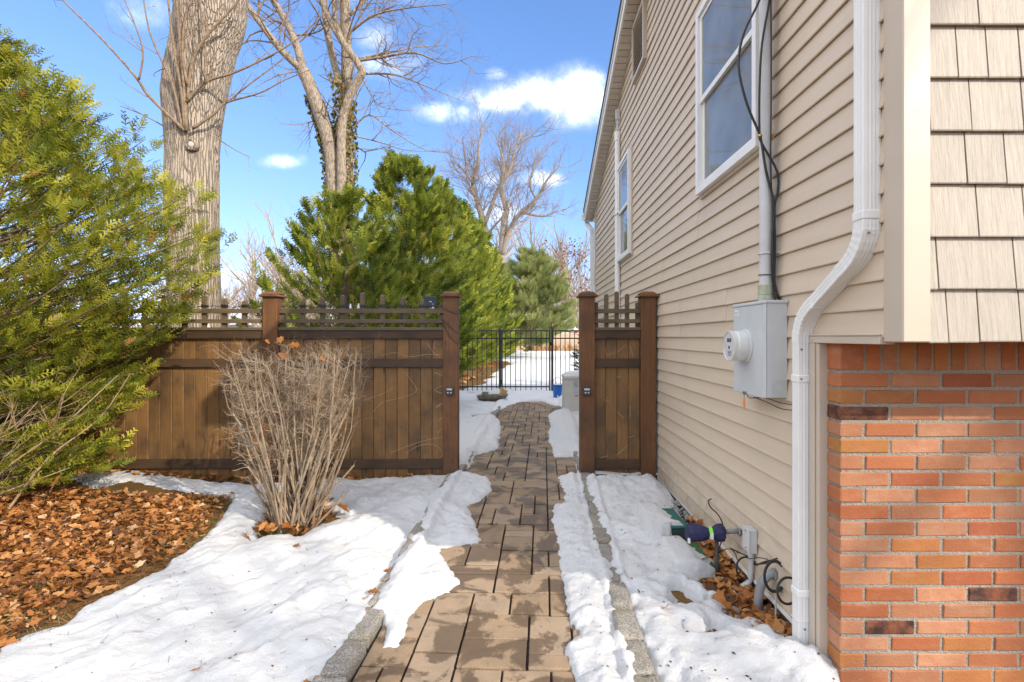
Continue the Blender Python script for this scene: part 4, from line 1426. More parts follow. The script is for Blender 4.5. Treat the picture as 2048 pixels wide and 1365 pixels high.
# bare oak in the distance
OD = 42.0
oak = empty('bare_tree', (at(1003, 706, OD).x, OD, .06), 'wide leafless grey tree far behind the cypress row', 'tree')
off = Vector(oak.location); rg = random.Random(14)
lim = MB(); tw = MB()
OG = [([(1000, 705), (1002, 560), (1004, 500), (1009, 440), (1013, 418), (1002, 372), (1018, 345), (1030, 302), (1042, 265)], .42, .06, 30, 3.2, (0, .5)),
      ([(1004, 510), (1022, 455), (1042, 425), (1072, 398), (1096, 358), (1122, 330)], .26, .05, 26, 2.8, (0, -1)),
      ([(1042, 425), (1085, 433), (1110, 425), (1135, 418)], .12, .03, 12, 2.0, (0, 1)),
      ([(1010, 420), (1002, 370), (1008, 330), (998, 290), (1000, 262)], .14, .04, 20, 2.8, (0, 1)),
      ([(1072, 398), (1060, 370), (1068, 330), (1078, 300)], .1, .03, 16, 2.4, (-.6, -1.5))]
guided(oak, lim, tw, OG, OD, rg, off, 2, .2, upt=.1, nch=(5, 4))
lim.build('trunk', M_far, oak, smooth=True); tw.build('crown', M_far, oak)
oak2 = empty('bare_tree', (at(972, 700, 47).x, 47, .06), 'leafless grey tree left of the wide bare tree, same height', 'tree')
off = Vector(oak2.location); lim = MB(); tw = MB()
OG2 = [([(975, 700), (973, 520), (970, 460), (954, 402), (946, 368), (956, 330), (958, 290), (966, 250)], .42, .06, 34, 3.2, (0, .5)),
       ([(968, 452), (992, 388), (1006, 358), (1016, 318), (1024, 280)], .22, .05, 24, 2.8, (0, -1)),
       ([(946, 368), (922, 335), (900, 322)], .1, .03, 14, 2.4, (0, 1)),
       ([(954, 402), (935, 360), (930, 310), (925, 275)], .12, .03, 18, 2.6, (0, -1)),
       ([(974, 470), (1000, 440), (1020, 420)], .14, .05, 8, 2.2, (0, -1))]
guided(oak2, lim, tw, OG2, 47, rg, off, 2, .2, upt=.1, nch=(5, 4))
lim.build('trunk', M_far, oak2, smooth=True); tw.build('crown', M_far, oak2)

# slim tree keeping some rust-brown leaves
M_rust = mat_leaf('rust_leaves', [(0, (.13, .055, .03)), (.6, (.24, .11, .055)), (1, (.32, .17, .10))], .3)
sl = empty('slim_tree', (at(1165, 702, 33).x, 33, .06), 'slim tree with sparse rust-brown leaves beside the far house corner', 'tree')
off = Vector(sl.location); lim = MB(); tw = MB(); acc = []
rg = random.Random(9)
SG = [([(1165, 702), (1160, 660), (1150, 610), (1130, 565), (1118, 535)], .12, .03, 12, 1.6, (0, 0)), ([(1160, 660), (1165, 600), (1160, 555), (1150, 515)], .09, .03, 14, 1.6, (0, 1)), ([(1160, 655), (1180, 600), (1195, 540)], .08, .03, 12, 1.6, (0, -1))]
guided(sl, lim, tw, SG, 33, rg, off, 2, .2, upt=.12, nch=(4, 3), acc=acc)
lim.build('trunk', M_far, sl); tw.build('crown', M_far, sl)
ap = np.array([tuple(p) for p in acc]); ir = np.random.RandomState(3); sel = ir.uniform(0, 1, len(ap)) < .8
ap = ap[sel]
place_sprays('leaves', M_rust, ap, ir.normal(0, 1, ap.shape), ir.normal(0, 1, ap.shape), ir.uniform(.10, .2, len(ap)), ir.uniform(0, 1, len(ap)), [leafq], sl)

# saplings and the brown wood seen over the trellis
def sapling(px, d, topy, label, seed, nl=9, tl=1.3, spread=90, cat='tree', mat=None):
    rg = random.Random(seed)
    root = empty('bare_sapling', (at(px, 700, d).x, d, .05), label, cat, 'bare saplings behind the fence')
    off = Vector(root.location); lim = MB(); tw = MB()
    for i in range(5):
        ex = px + rg.uniform(-spread, spread)
        g_ = [([(px, 690), (px + (ex - px) * .25, 600), (ex * .55 + px * .45, 600 + (topy - 600) * .55), (ex, topy + rg.uniform(0, 60))], .012 * d * .12, .004, nl, tl, (0, rg.uniform(-1, 1)))]
        guided(root, lim, tw, g_, d, rg, off, 1, .18)
    lim.build('trunk', mat or M_far, root); tw.build('crown', mat or M_far, root)


sapling(600, 17, 500, 'many-stemmed bare sapling just left of the nearest cypress', 51)
sapling(520, 22, 500, 'thin bare sapling over the fence post between trunk and cypress', 52, 9, 1.8, 60)
sapling(640, 26, 430, 'tall bare sapling half hidden by the nearest cypress', 53, 9, 2.2, 60)
M_haze = simple('brown_twigs', (.42, .345, .265), (.31, .25, .19), nscale=3, rough=.95, bumps=0, var=0, rand=False)
wood = MB(); rg = random.Random(61)
for i in range(115):
    d = rg.uniform(48, 110); x = rg.uniform(-.72, .18) * d
    h_ = rg.uniform(4.5, 11.0)
    grow(wood, (x, d, 0), (rg.uniform(-.1, .1), 0, 1), h_, .14 + h_ * .014, 2, rg, .10, .1, (11, 8), .6, .5, 4, 4, .45)
wood.build('far_wood', M_haze)
tag(bpy.data.objects['far_wood'], 'brown leafless wood along the horizon behind the fence', 'wood', kind='stuff')
brush = MB(); rg = random.Random(62)
for i in range(150):
    d = rg.uniform(24, 40); x = rg.uniform(-.75, -.13) * d
    for k_ in range(3):
        grow(brush, (x + rg.uniform(-.5, .5), d, 0), (rg.uniform(-.3, .3), rg.uniform(-.3, .3), 1), rg.uniform(1.2, 2.8), .016, 1, rg, .15, .08, (9,), .6, .5, 3, 4, .3)
tag(brush.build('far_brush', M_haze), 'tangled brown brush behind the neighbouring yard', 'brush', kind='stuff')

# --- bare clipped shrub in front of the fence
M_stem, t, b = nt('shrub_stem')
vec = coords(t, (1, 1, 1), False)
base = mixc(t, rng_(t, noise(t, vec, 14, 5, .6), .35, .65), (.31, .225, .14), (.18, .13, .09))
base = mixc(t, rng_(t, noise(t, vec, 5, 4), .5, .66, 0, .4), base, (.32, .29, .22))
t.links.new(base, b.inputs['Base Color']); b.inputs['Roughness'].default_value = .85
SB = Vector((-1.645, 3.58, float(gz(-1.6, 3.58))))
shrub = empty('bare_shrub', SB, 'bare twiggy clipped shrub growing in front of the wooden fence', 'shrub')
rg = random.Random(19)
stem = MB(); tws = MB()
TOP = 1.37 - SB.z


def cone_top(x):
    return TOP + .02 * math.sin(x * 23) - .25 * max(0, abs(x + .02) - .38)


for i in range(105):
    a = rg.uniform(0, 6.28); rr = rg.uniform(0, 1) ** .5
    bx, by = .15 * rr * math.cos(a), .10 * rr * math.sin(a)
    cut = i < 38
    if cut:
        ang = rg.uniform(-.60, .66); L = rg.uniform(.40, .74)
        if abs(ang) < .3: L *= 1.2
    else:
        ang = rg.gauss(0, .24); L = rg.uniform(1.1, 1.55)
    v = Vector((math.sin(ang) + bx * .8, rg.gauss(.05, .11) + by * .8, math.cos(ang))).normalized()
    pts = [Vector((bx, by, -.03))]; n = 8
    for k_ in range(n):
        w_ = .045 if cut else .085
        v = (v + Vector((rg.gauss(0, w_), rg.gauss(0, w_), .01))).normalized()
        q = pts[-1] + v * L / n
        if q.z > cone_top(q.x): break
        if abs(q.x) > .33 and not cut: v.x *= .05
        if abs(q.x) > .42: break
        pts.append(q)
    if len(pts) < 3: continue
    r0 = rg.uniform(.0055, .0115)
    m_ = len(pts)
    stem.tube(pts, [r0 * (1 - (.3 if cut else .65) * k_ / (m_ - 1)) for k_ in range(m_)], 6, True)
    for c in range(21 if not cut else 8):
        f = rg.uniform(.25, 1) ** .7 * (m_ - 1.001); k_ = int(f); q = pts[k_].lerp(pts[k_ + 1], f - k_)
        tdir = (pts[k_ + 1] - pts[k_]).normalized(); o = tdir.orthogonal().normalized(); o.rotate(Matrix.Rotation(rg.uniform(0, 6.28), 3, tdir))
        ang = rg.uniform(.5, 1.2)
        hgt = q.z / TOP
        v2 = tdir * math.cos(ang) + o * math.sin(ang)
        L2 = rg.uniform(.05, .20) * (.4 + .9 * hgt)
        if q.z + v2.z * L2 > cone_top(q.x) + .015: L2 *= .4
        grow(tws, q, v2, L2 * (.45 if abs(q.x) > .34 else 1), .0023, 1 if hgt > .45 else 0, rg, .3, .05, (5,), .85, .5, 3, 4, .4)
tag(stem.build('stems', M_stem, shrub), kind='stuff'); tag(tws.build('twigs', M_stem, shrub), kind='stuff')

# --- fallen leaves, needles, grass
M_oakleaf = mat_leaf('dry_leaf', [(0, (.085, .034, .014)), (.35, (.32, .12, .03)), (.7, (.48, .21, .06)), (.9, (.56, .31, .13)), (1, (.58, .41, .24))], .2, .6)


def leaf_template(seed, lobes=2):
    """curled lobed oak leaf, one unit long, as quads"""
    r = random.Random(seed); left = []; right = []; mid = []
    n = lobes * 2 + 1
    for i in range(n + 1):
        x = i / n
        env = math.sin(math.pi * min(1, x * .93 + .05)) ** .7 * .36
        w = env * (1.0 if i % 2 else .52) * r.uniform(.85, 1.15)
        if i == 0: w = .012
        if i == n: w = .03
        c1, c2 = r.uniform(-.1, .25), r.uniform(-.1, .25)
        z = .18 * math.sin(x * 3 + seed) * .5
        mid.append((x, 0, z)); left.append((x + (.05 if i % 2 else -.02), w, z + c1 * w * 1.6)); right.append((x + (.05 if i % 2 else -.02), -w, z + c2 * w * 1.6))
    Q = []
    for i in range(n):
        Q.append([mid[i], mid[i + 1], left[i + 1], left[i]]); Q.append([right[i], right[i + 1], mid[i + 1], mid[i]])
    Q = np.array(Q); Q[..., 0] -= .5
    return Q


LEAFT = [leaf_template(k_) for k_ in range(5)]


def scatter(name, label, n, sampler, size, tilt, mat, templates, seed, lift=.012, pile=.02):
    r = np.random.RandomState(seed)
    X, D = sampler(r, n)
    Z = gz(X, D) + lift + r.uniform(0, pile, len(X))
    P = np.stack([X, D, Z], 1)
    a = r.uniform(0, 6.28, len(X))
    A = np.stack([np.cos(a), np.sin(a), r.normal(0, tilt, len(X))], 1)
    N = np.stack([r.normal(0, tilt, len(X)), r.normal(0, tilt, len(X)), np.ones(len(X))], 1)
    o = place_sprays(name, mat, P, A, N, r.uniform(size[0], size[1], len(X)), np.clip(r.normal(.42, .3, len(X)), 0, 1), templates, None)
    return tag(o, label, name.replace('_', ' ').split()[-1], kind='stuff')


def in_poly(poly, dens=None):
    poly = np.asarray(poly)
    def f(r, n):
        lo, hi = poly.min(0), poly.max(0)
        xs_, ds_ = [], []
        tot = 0
        while tot < n:
            x = r.uniform(lo[0], hi[0], n * 2); d = r.uniform(lo[1], hi[1], n * 2)
            k_ = sdist(x, d, poly) > 0
            if dens is not None: k_ &= r.uniform(0, 1, n * 2) < dens(x, d)
            xs_.append(x[k_]); ds_.append(d[k_]); tot += k_.sum()
        return np.concatenate(xs_)[:n], np.concatenate(ds_)[:n]
    return f


BED = to_ground([(-500, 1010), (-100, 985), (60, 985), (190, 975), (300, 985), (380, 985), (470, 985), (455, 1015), (420, 1060), (330, 1128), (200, 1192), (130, 1236), (60, 1260), (-60, 1322), (-500, 1500)])
bed_d = lambda x, d: .05 + .95 * sstep(.0, .34, -sdist(x, d, S_LAWN) + .45 * fbm(x * 2.2, d * 2.2, 5)) * (1 - .85 * sstep(3.75, 4.2, d) * sstep(-4.1, -3.4, x))
scatter('fallen_leaves', 'thick bed of orange oak leaves under the evergreen bush', 11000, in_poly(BED, bed_d), (.022, .074), .5, M_oakleaf, LEAFT, 71, .006, .035)
scatter('fallen_leaves', 'dry brown leaves caught round the bare shrub', 130, in_poly(S_HOLE), (.06, .12), .5, M_oakleaf, LEAFT, 72, .01, .08)
WALLP = np.array([(1.10, 2.30), (1.22, 2.16), (1.25, 2.3), (1.255, 3.4), (1.255, 3.75), (1.12, 3.3), (1.12, 2.85), (1.0, 2.78), (1.03, 2.5)])
scatter('fallen_leaves', 'wet brown leaves piled along the clapboard wall foot', 420, in_poly(WALLP), (.05, .11), .4, M_oakleaf, LEAFT, 73, -.01, .045)
scatter('fallen_leaves', 'orange leaves under the cypress row beyond the gate', 1500, in_poly([(-6, 8), (-1.9, 11), (-1.4, 14), (-1.3, 18), (-1.2, 26), (-2, 40), (-8, 40)], lambda x, d: .1 + .9 * sstep(-1.2, -2.2, x)), (.12, .22), .4, M_oakleaf, LEAFT, 74, .01, .04)
scatter('fallen_leaves', 'scattered leaves along the foot of the wooden fence', 150, in_poly([(-4.2, 4.55), (-.85, 4.62), (-.85, 4.75), (-4.2, 4.75)]), (.05, .1), .4, M_oakleaf, LEAFT, 75, .0, .03)
M_needle = mat_leaf('pine_needles', [(0, (.20, .085, .03)), (.6, (.34, .17, .06)), (1, (.45, .30, .14))], .1)
needq = np.array([[[-.5, -.012, 0], [.5, -.012, .02], [.5, .012, .02], [-.5, .012, 0]]])
scatter('needle_litter', 'brown pine needles and dry grass between leaves and snow', 9000, in_poly(BED), (.04, .11), .12, M_needle, [needq * np.array([1, 1.5, 1])], 76, .004, .018)
M_grass = mat_leaf('grass', [(0, (.05, .075, .018)), (.5, (.10, .12, .03)), (1, (.30, .23, .10))], .2)
gb = np.array([[[0, -.03, 0], [.5, -.022, .02], [1, 0, .12], [.5, .022, .02]]])


def tuft(sampler, n, seed, label, hgt=(.03, .075)):
    r = np.random.RandomState(seed)
    X, D = sampler(r, n)
    P = np.stack([X, D, gz(X, D) - .012], 1)
    A = np.stack([r.normal(0, .55, n), r.normal(0, .55, n), np.ones(n)], 1)
    N = r.normal(0, 1, (n, 3))
    o = place_sprays('grass', M_grass, P, A, N, r.uniform(hgt[0], hgt[1], n), r.uniform(0, 1, n), [gb], None)
    tag(o, label, 'grass', kind='stuff')


def blob(cs_, s_):
    def f(r, n):
        c = to_ground(cs_)
        i = r.randint(0, len(c), n)
        return c[i, 0] + r.normal(0, s_, n), c[i, 1] + r.normal(0, s_ * .7, n)
    return f


tuft(blob([(75, 1170), (60, 1180), (110, 1165), (275, 1075), (335, 1085), (380, 1035), (80, 1265), (30, 1225), (180, 955)], .05), 900, 81, 'small green grass tufts in the leaf bed')
tuft(blob([(540, 1050), (600, 1055), (640, 1040), (560, 1065)], .06), 500, 82, 'short grass at the foot of the bare shrub')
tuft(in_poly(BED, lambda x, d: sstep(.5, .0, -x - .62 * d + .1)), 2500, 83, 'thin dry grass along the snow edge', (.02, .06))

# leafless tree across the front yard, behind the viewpoint: its branches dapple the snow and the brick
ft = empty('bare_tree', (14.2, -9.2, 0), 'leafless front-yard tree standing behind the viewpoint', 'tree')
lim = MB(); tw = MB(); rg = random.Random(23)
lim.tube([(0, 0, -.1), (.05, 0, 1.5), (-.1, .1, 3.2), (-.1, .15, 4.2)], [.30, .24, .2, .18], 10)
for i in range(9):
    a = i * .7 + rg.uniform(-.2, .2)
    grow(tw, (-.1, .12, 3.0 + i * .15), (math.cos(a), math.sin(a), .9 + .12 * i), rg.uniform(5, 7.5), .11, 3, rg, .14, .08, (5, 5, 4), .65, .52, 6, 6, .3)
lim.build('trunk', M_far, ft, smooth=True); tag(tw.build('crown', M_far, ft), kind='stuff')

# bare tan twigs low in the evergreen bush
lt_ = MB(); brg = random.Random(15)
for i in range(42):
    x0 = brg.uniform(-.5, 1.05); y0 = brg.uniform(-.55, .1)
    v_ = Vector((brg.uniform(.15, 1.0), brg.uniform(-.35, .15), brg.uniform(.35, 1.0)))
    grow(lt_, (x0, y0, brg.uniform(0, .45)), v_, brg.uniform(.3, .95), brg.uniform(.003, .008), 1, brg, .09, .02, (6,), .55, .38, 5, 6, .3)
for pl in ([(.95, -.25, .0), (1.22, -.22, .38), (1.5, -.1, .66), (1.75, -.12, 1.0)], [(.8, -.3, .0), (1.0, -.35, .3), (1.4, -.35, .6), (1.8, -.3, 1.0)], [(.7, -.2, .05), (1.1, -.3, .2), (1.45, -.3, .33)]):
    lt_.tube(smooth_line([Vector(q) for q in pl]), [.010 - .0075 * k_ / (4 * (len(pl) - 1)) for k_ in range(4 * (len(pl) - 1) + 1)], 7)
tag(lt_.build('dead_twigs', M_tantwig, bush), kind='stuff')
# specks of bark and needles on the snow
def snow_specks(name, label, n, poly, size, mat, templates, seed):
    r = np.random.RandomState(seed)
    X, D = in_poly(poly)(r, n)
    Z, H = snow_near(X, D)
    k_ = H > .004
    X, D, Z = X[k_], D[k_], Z[k_]
    m_ = len(X); a = r.uniform(0, 6.28, m_)
    o = place_sprays(name, mat, np.stack([X, D, Z + .003], 1), np.stack([np.cos(a), np.sin(a), r.normal(0, .15, m_)], 1), np.stack([r.normal(0, .2, m_), r.normal(0, .2, m_), np.ones(m_)], 1), r.uniform(size[0], size[1], m_), r.uniform(0, .5, m_), templates, None)
    tag(o, label, 'debris', kind='stuff')


M_speck = mat_leaf('bark_specks', [(0, (.04, .028, .02)), (1, (.16, .09, .05))], .0)
speckq = np.array([[[-.5, -.2, 0], [.1, -.3, .05], [.5, .05, .02], [0, .25, .06]]])
snow_specks('snow_debris', 'small dark specks and needles on the lawn snow', 190, S_LAWN, (.006, .018), M_speck, [speckq], 91)
snow_specks('snow_debris', 'dark grit on the snow along the house wall', 170, S_WALL, (.006, .022), M_speck, [speckq], 92)
snow_specks('snow_debris', 'fine grit on the snow strips beside the pavers', 160, np.concatenate([S_PATHR]), (.005, .014), M_speck, [speckq], 93)
snow_specks('snow_debris', 'broken needles on the lawn snow', 150, S_LAWN, (.03, .06), M_needle, [needq * np.array([1, 1.6, 1])], 94)

# ------------------------------------------------------------------ things on and by the house wall
M_grey = simple('grey_enamel', (.52, .54, .545), (.47, .49, .495), nscale=7, rough=.45, bumps=.04, var=.01)
M_pvc = simple('grey_pvc', (.52, .525, .52), (.47, .475, .465), nscale=9, rough=.5, bumps=.03, var=.01)
M_pvcd = simple('dark_grey_pvc', (.25, .255, .255), (.19, .195, .195), nscale=14, rough=.55, bumps=.1)
M_black = simple('black_rubber', (.018, .018, .018), (.03, .029, .028), nscale=20, rough=.5, bumps=.1, var=0)
M_blackm = simple('black_metal', (.014, .014, .015), (.022, .021, .021), nscale=20, rough=.4, bumps=.03, var=0)
M_lichen = simple('lichen_pvc', (.45, .46, .40), (.30, .33, .20), nscale=25, rough=.8, bumps=.3)
M_plast = simple('clear_white_plastic', (.62, .62, .59), (.57, .57, .53), nscale=9, rough=.2, bumps=.02, var=0, spec=.6)
M_face = simple('meter_face', (.60, .60, .60), (.5, .5, .5), nscale=15, rough=.25, bumps=0, var=0)
M_lcd = simple('meter_lcd', (.10, .11, .11), (.14, .15, .14), nscale=9, rough=.2, bumps=0, var=0)
M_print = simple('black_print', (.03, .03, .03), bumps=0, var=0)
M_sticker = simple('white_sticker', (.74, .73, .70), (.66, .65, .62), nscale=12, rough=.6, bumps=0, var=0)
M_orange = simple('orange_tag', (.80, .25, .02), (.72, .21, .02), nscale=9, rough=.5, bumps=.03, var=0)
M_brass = simple('brass', (.42, .32, .14), (.3, .22, .1), nscale=20, rough=.35, metal=.8, bumps=.05)

MD0, MD1, MX0, MZ0, MZ1 = 2.40, 2.77, 1.155, 1.105, 1.572
off = Vector((1.2, 2.585, 1.1))
mtr = empty('electric_meter', off, 'grey electric meter box with round glass meter on the clapboard wall', 'meter box')
mo = lambda mb, nm, mt, par=mtr, **kw: mb.build(nm, mt, par, **kw)
mo(MB(off).box((MX0 + .004, MD0, MZ0), (1.262, MD1, MZ1)), 'box', M_grey, bevel=.004)
mo(MB(off).box((MX0 - .002, MD0 + .024, MZ0 - .004), (MX0 + .0035, MD1 - .004, MZ1 - .012)), 'cover', M_grey, bevel=.003)
mo(MB(off).box((MX0 - .006, MD0 - .006, MZ1 - .011), (1.264, MD1 + .006, MZ1 + .004)), 'rain_lip', M_grey, bevel=.003)
mo(MB(off).box((MX0 - .003, MD0 - .003, MZ0), (MX0 + .0035, MD0 + .0235, MZ1 - .0115)), 'edge_flange', M_grey, bevel=.003)
kx, kz = 1.217, 1.158
for rr in (.0185, .028, .036):
    mo(MB(off).tube([(kx + rr * math.cos(a), MD0 - .0005, kz + rr * math.sin(a)) for a in [i * math.pi / 14 for i in range(29)]], .0013, 4, False), 'knockout_ring', M_grey)
mc = (0, 2.612, 1.352)
mo(MB(off).lathe([(.088, MX0 - .002), (.088, MX0 - .010), (.082, MX0 - .014), (.07, MX0 - .014)], mc, 36, 'x'), 'socket_ring', M_grey, smooth=False)
body = mo(MB(off).lathe([(.077, MX0 - .013), (.079, MX0 - .02), (.0795, MX0 - .06), (.077, MX0 - .066), (.077, MX0 - .082), (.079, MX0 - .086), (.079, MX0 - .092), (.074, MX0 - .0935), (.0735, MX0 - .088)], mc, 40, 'x'), 'meter', M_plast, smooth=False)
mo(MB(off).lathe([(.0733, MX0 - .0875), (.0733, MX0 - .0885)], mc, 36, 'x'), 'face', M_face, body)
mo(MB(off).box((MX0 - .0895, 2.585, 1.372), (MX0 - .0887, 2.638, 1.392)), 'display', M_lcd, body)
mo(MB(off).box((MX0 - .0896, 2.603, 1.338), (MX0 - .0887, 2.621, 1.352)), 'dial_mark', M_print, body)
for i in range(4):
    mo(MB(off).box((MX0 - .0896, 2.585, 1.323 - i * .007), (MX0 - .0887, 2.632 - .006 * (i % 2), 1.3255 - i * .007)), 'print_line', M_print, body)
# paper sticker with bars on the flank of the meter
m_, t, b = nt('barcode_sticker')
vec = coords(t, (1, 1, 1), False)
wv = node(t, 'ShaderNodeTexWave', bands_direction='Z'); wv.inputs['Scale'].default_value = 95; wv.inputs['Distortion'].default_value = 3; wv.inputs['Detail'].default_value = 3; t.links.new(vec, wv.inputs['Vector'])
t.links.new(mixc(t, rng_(t, wv.outputs[0], .5, .6, 0, .55), (.74, .73, .70), (.12, .12, .12)), b.inputs['Base Color'])
vs = []; fs = []
for i in range(9):
    a = R(-58 + 62 * i / 8 - 90 + 60)
    for xx in (MX0 - .058, MX0 - .030):
        vs.append((xx, mc[1] - .0803 * math.cos(R(-20 + 62 * i / 8)), mc[2] + .0803 * math.sin(R(-20 + 62 * i / 8))))
for i in range(8):
    fs.append((2 * i, 2 * i + 1, 2 * i + 3, 2 * i + 2))
mo(MB(off).add(vs, fs), 'sticker', m_, body)
for (a, b_, c, d_) in ((2.715, 2.745, 1.535, 1.546), (2.690, 2.71, 1.536, 1.543), (2.73, 2.75, 1.515, 1.522), (2.695, 2.718, 1.512, 1.524), (2.70, 2.706, 1.526, 1.532)):
    mo(MB(off).box((MX0 - .0028, a, c), (MX0 - .0021, b_, d_)), 'worn_sticker', M_sticker)
mo(MB(off).box((MX0 - .012, 2.60, MZ0 - .006), (MX0 - .0021, 2.628, MZ0 + .010)), 'latch', simple('zinc', (.30, .31, .31), (.2, .2, .2), nscale=30, metal=.7, rough=.45), bevel=.002)
sealw = mo(MB(off).tube([(MX0 - .008, 2.612, MZ0 - .004), (MX0 - .012, 2.61, MZ0 - .02), (MX0 - .010, 2.612, MZ0 - .035)], .0012, 4), 'seal_wire', M_black)
vs = [(MX0 - .010 + .0006 * s_, 2.612 + .0125 * math.sin(a), MZ0 - .056 + .024 * math.cos(a)) for s_ in (-1, 1) for a in [i * math.pi / 8 for i in range(16)]]
fs = [tuple(range(16)), tuple(range(16, 32))[::-1]] + [(i, (i + 1) % 16, 16 + (i + 1) % 16, 16 + i) for i in range(16)]
mo(MB(off).add(vs, fs), 'tag', M_orange)['label'] = 'orange oval seal tag hanging under the box'
mo(MB(off).tube(smooth_line([Vector(p) for p in ((MX0 - .006, 2.59, MZ0 - .004), (MX0 + .004, 2.57, MZ0 - .02), (MX0 + .03, 2.47, MZ0 - .006), (1.20, 2.36, MZ0 - .015), (1.245, 2.28, MZ0 - .02))]), .0022, 5), 'ground_wire', M_black)
mo(MB(off).tube(smooth_line([Vector(p) for p in ((MX0 + .01, 2.54, MZ0 - .012), (MX0 + .04, 2.45, MZ0 - .03), (1.21, 2.35, MZ0 - .045), (1.25, 2.28, MZ0 - .04))]), .0022, 5), 'ground_wire', M_black)
# service mast
CX, CD = 1.208, 2.51
mo(MB(off).tube([(CX, CD, MZ1 + .05), (CX, CD, 4.6)], .030, 20), 'conduit', M_pvc, smooth=False)
mo(MB(off).lathe([(.034, MZ1 + .0045), (.036, MZ1 + .03), (.034, MZ1 + .035), (.0365, MZ1 + .04), (.0365, MZ1 + .085), (.031, MZ1 + .09)], (CX, CD, 0), 20), 'hub', M_lichen, smooth=False)
for z in (1.817, 3.1):
    mo(MB(off).tube([(CX + .032 * math.cos(a), CD + .032 * math.sin(a), z) for a in [R(-60) + i * R(24) for i in range(18)]] + [(1.256, CD - .05, z)], .006, 5), 'strap', M_pvc)
for z in (1.71, 1.652):
    mo(MB(off).tube([(CX + .033 * math.cos(a), CD + .033 * math.sin(a), z + .002 * math.sin(a)) for a in [i * R(24) for i in range(16)]], .0026, 5), 'cable_tie', M_black)

cab = empty('service_cable', (CX, 2.46, 1.6), 'two black service cables drooping beside the grey conduit', 'cable')
co = Vector(cab.location)
for pl, rr in (([(1530, -60), (1519, 0), (1488, 66), (1477, 132), (1493, 206), (1517, 264), (1523, 286), (1532, 343), (1548, 409), (1545, 466), (1547, 549), (1556, 598)], .0062),
               ([(1545, -60), (1539, 0), (1524, 88), (1519, 176), (1519, 264), (1523, 286), (1554, 343), (1555, 387), (1549, 417), (1550, 500), (1549, 570), (1560, 600)], .0055),
               ([(1541, -60), (1542, 60), (1542, 200), (1541, 330), (1545, 420), (1543, 540), (1551, 602)], .0035)):
    MB(co).tube(smooth_line([at(x, y, 2.465) for x, y in pl]), rr, 7).build('cable', M_black, cab, smooth=True)
MB(co).lathe([(.009, -.006), (.011, -.004), (.011, .004), (.009, .006)], at(1520, 272, 2.462), 10, 'z').build('clamp', M_brass, cab)

pv = empty('vent_pipe', (1.222, 6.6, .06), 'white plastic pipe running up the wall past the far window', 'pipe')
po = Vector(pv.location)
MB(po).tube([(1.222, 6.6, .05), (1.222, 6.6, 4.02)], .036, 16).build('pipe', M_white, pv, smooth=False)
MB(po).lathe([(.037, 3.98), (.043, 3.985), (.043, 4.10), (.03, 4.102)], (1.222, 6.6, 0), 16).build('coupling', M_white, pv)
MB(po).tube([(1.222, 6.6, 4.10), (1.222, 6.6, 4.27)], .014, 10).build('riser', M_pvc, pv)
MB(po).box((1.195, 6.575, 4.26), (1.249, 6.625, 4.40)).build('head', M_pvc, pv, bevel=.008)
for z in (1.75, 3.0):
    MB(po).box((1.18, 6.555, z), (1.258, 6.645, z + .025)).build('strap', M_white, pv, bevel=.003)

# outlet box with conduit near the ground
jb = empty('junction_box', (1.24, 2.74, 0), 'small grey outlet box low on the clapboard wall', 'outlet box')
jo = Vector(jb.location)
MB(jo).box((1.216, 2.703, .222), (1.258, 2.782, .352)).build('box', M_pvc, jb, bevel=.006)
MB(jo).box((1.210, 2.700, .230), (1.2155, 2.785, .356)).build('lid', M_pvc, jb, bevel=.004)
for z in (.245, .338):
    MB(jo).lathe([(.004, 1.2095), (.005, 1.208), (.003, 1.2075)], (0, 2.742, z), 8, 'x').build('screw', M_screw, jb)
MB(jo).tube(smooth_line([Vector(p) for p in ((1.238, 2.742, .222), (1.238, 2.742, .11), (1.228, 2.744, .055), (1.19, 2.75, .025), (1.17, 2.755, .02))]), .0145, 12).build('conduit', M_pvc, jb, smooth=True)
MB(jo).lathe([(.018, .185), (.019, .19), (.019, .221)], (1.238, 2.742, 0), 12).build('fitting', M_pvc, jb)
gp_ = empty('bent_pipe', (1.2, 2.54, 0), 'bent grey plastic pipe from wall into the ground', 'pipe')
go_ = Vector(gp_.location)
MB(go_).tube(smooth_line([Vector(p) for p in ((1.262, 2.515, .205), (1.235, 2.52, .20), (1.205, 2.53, .165), (1.188, 2.54, .09), (1.182, 2.545, -.02))]), .0215, 14).build('elbow', M_pvcd, gp_, smooth=True)
MB(go_).lathe([(.03, 1.2555), (.03, 1.250), (.024, 1.248)], (0, 2.515, .205), 14, 'x').build('flange', M_pvcd, gp_)
tb = MB((1.22, 2.45, 0)).tube(smooth_line([Vector(p) for p in ((1.25, 2.47, .16), (1.235, 2.46, .12), (1.228, 2.45, .03), (1.215, 2.44, -.01))]), .0045, 7).build('thin_tube', simple('tan_tube', (.45, .42, .34), bumps=0), None, smooth=True)
tag(tb, 'thin tan tube beside the bent grey pipe', 'tube')

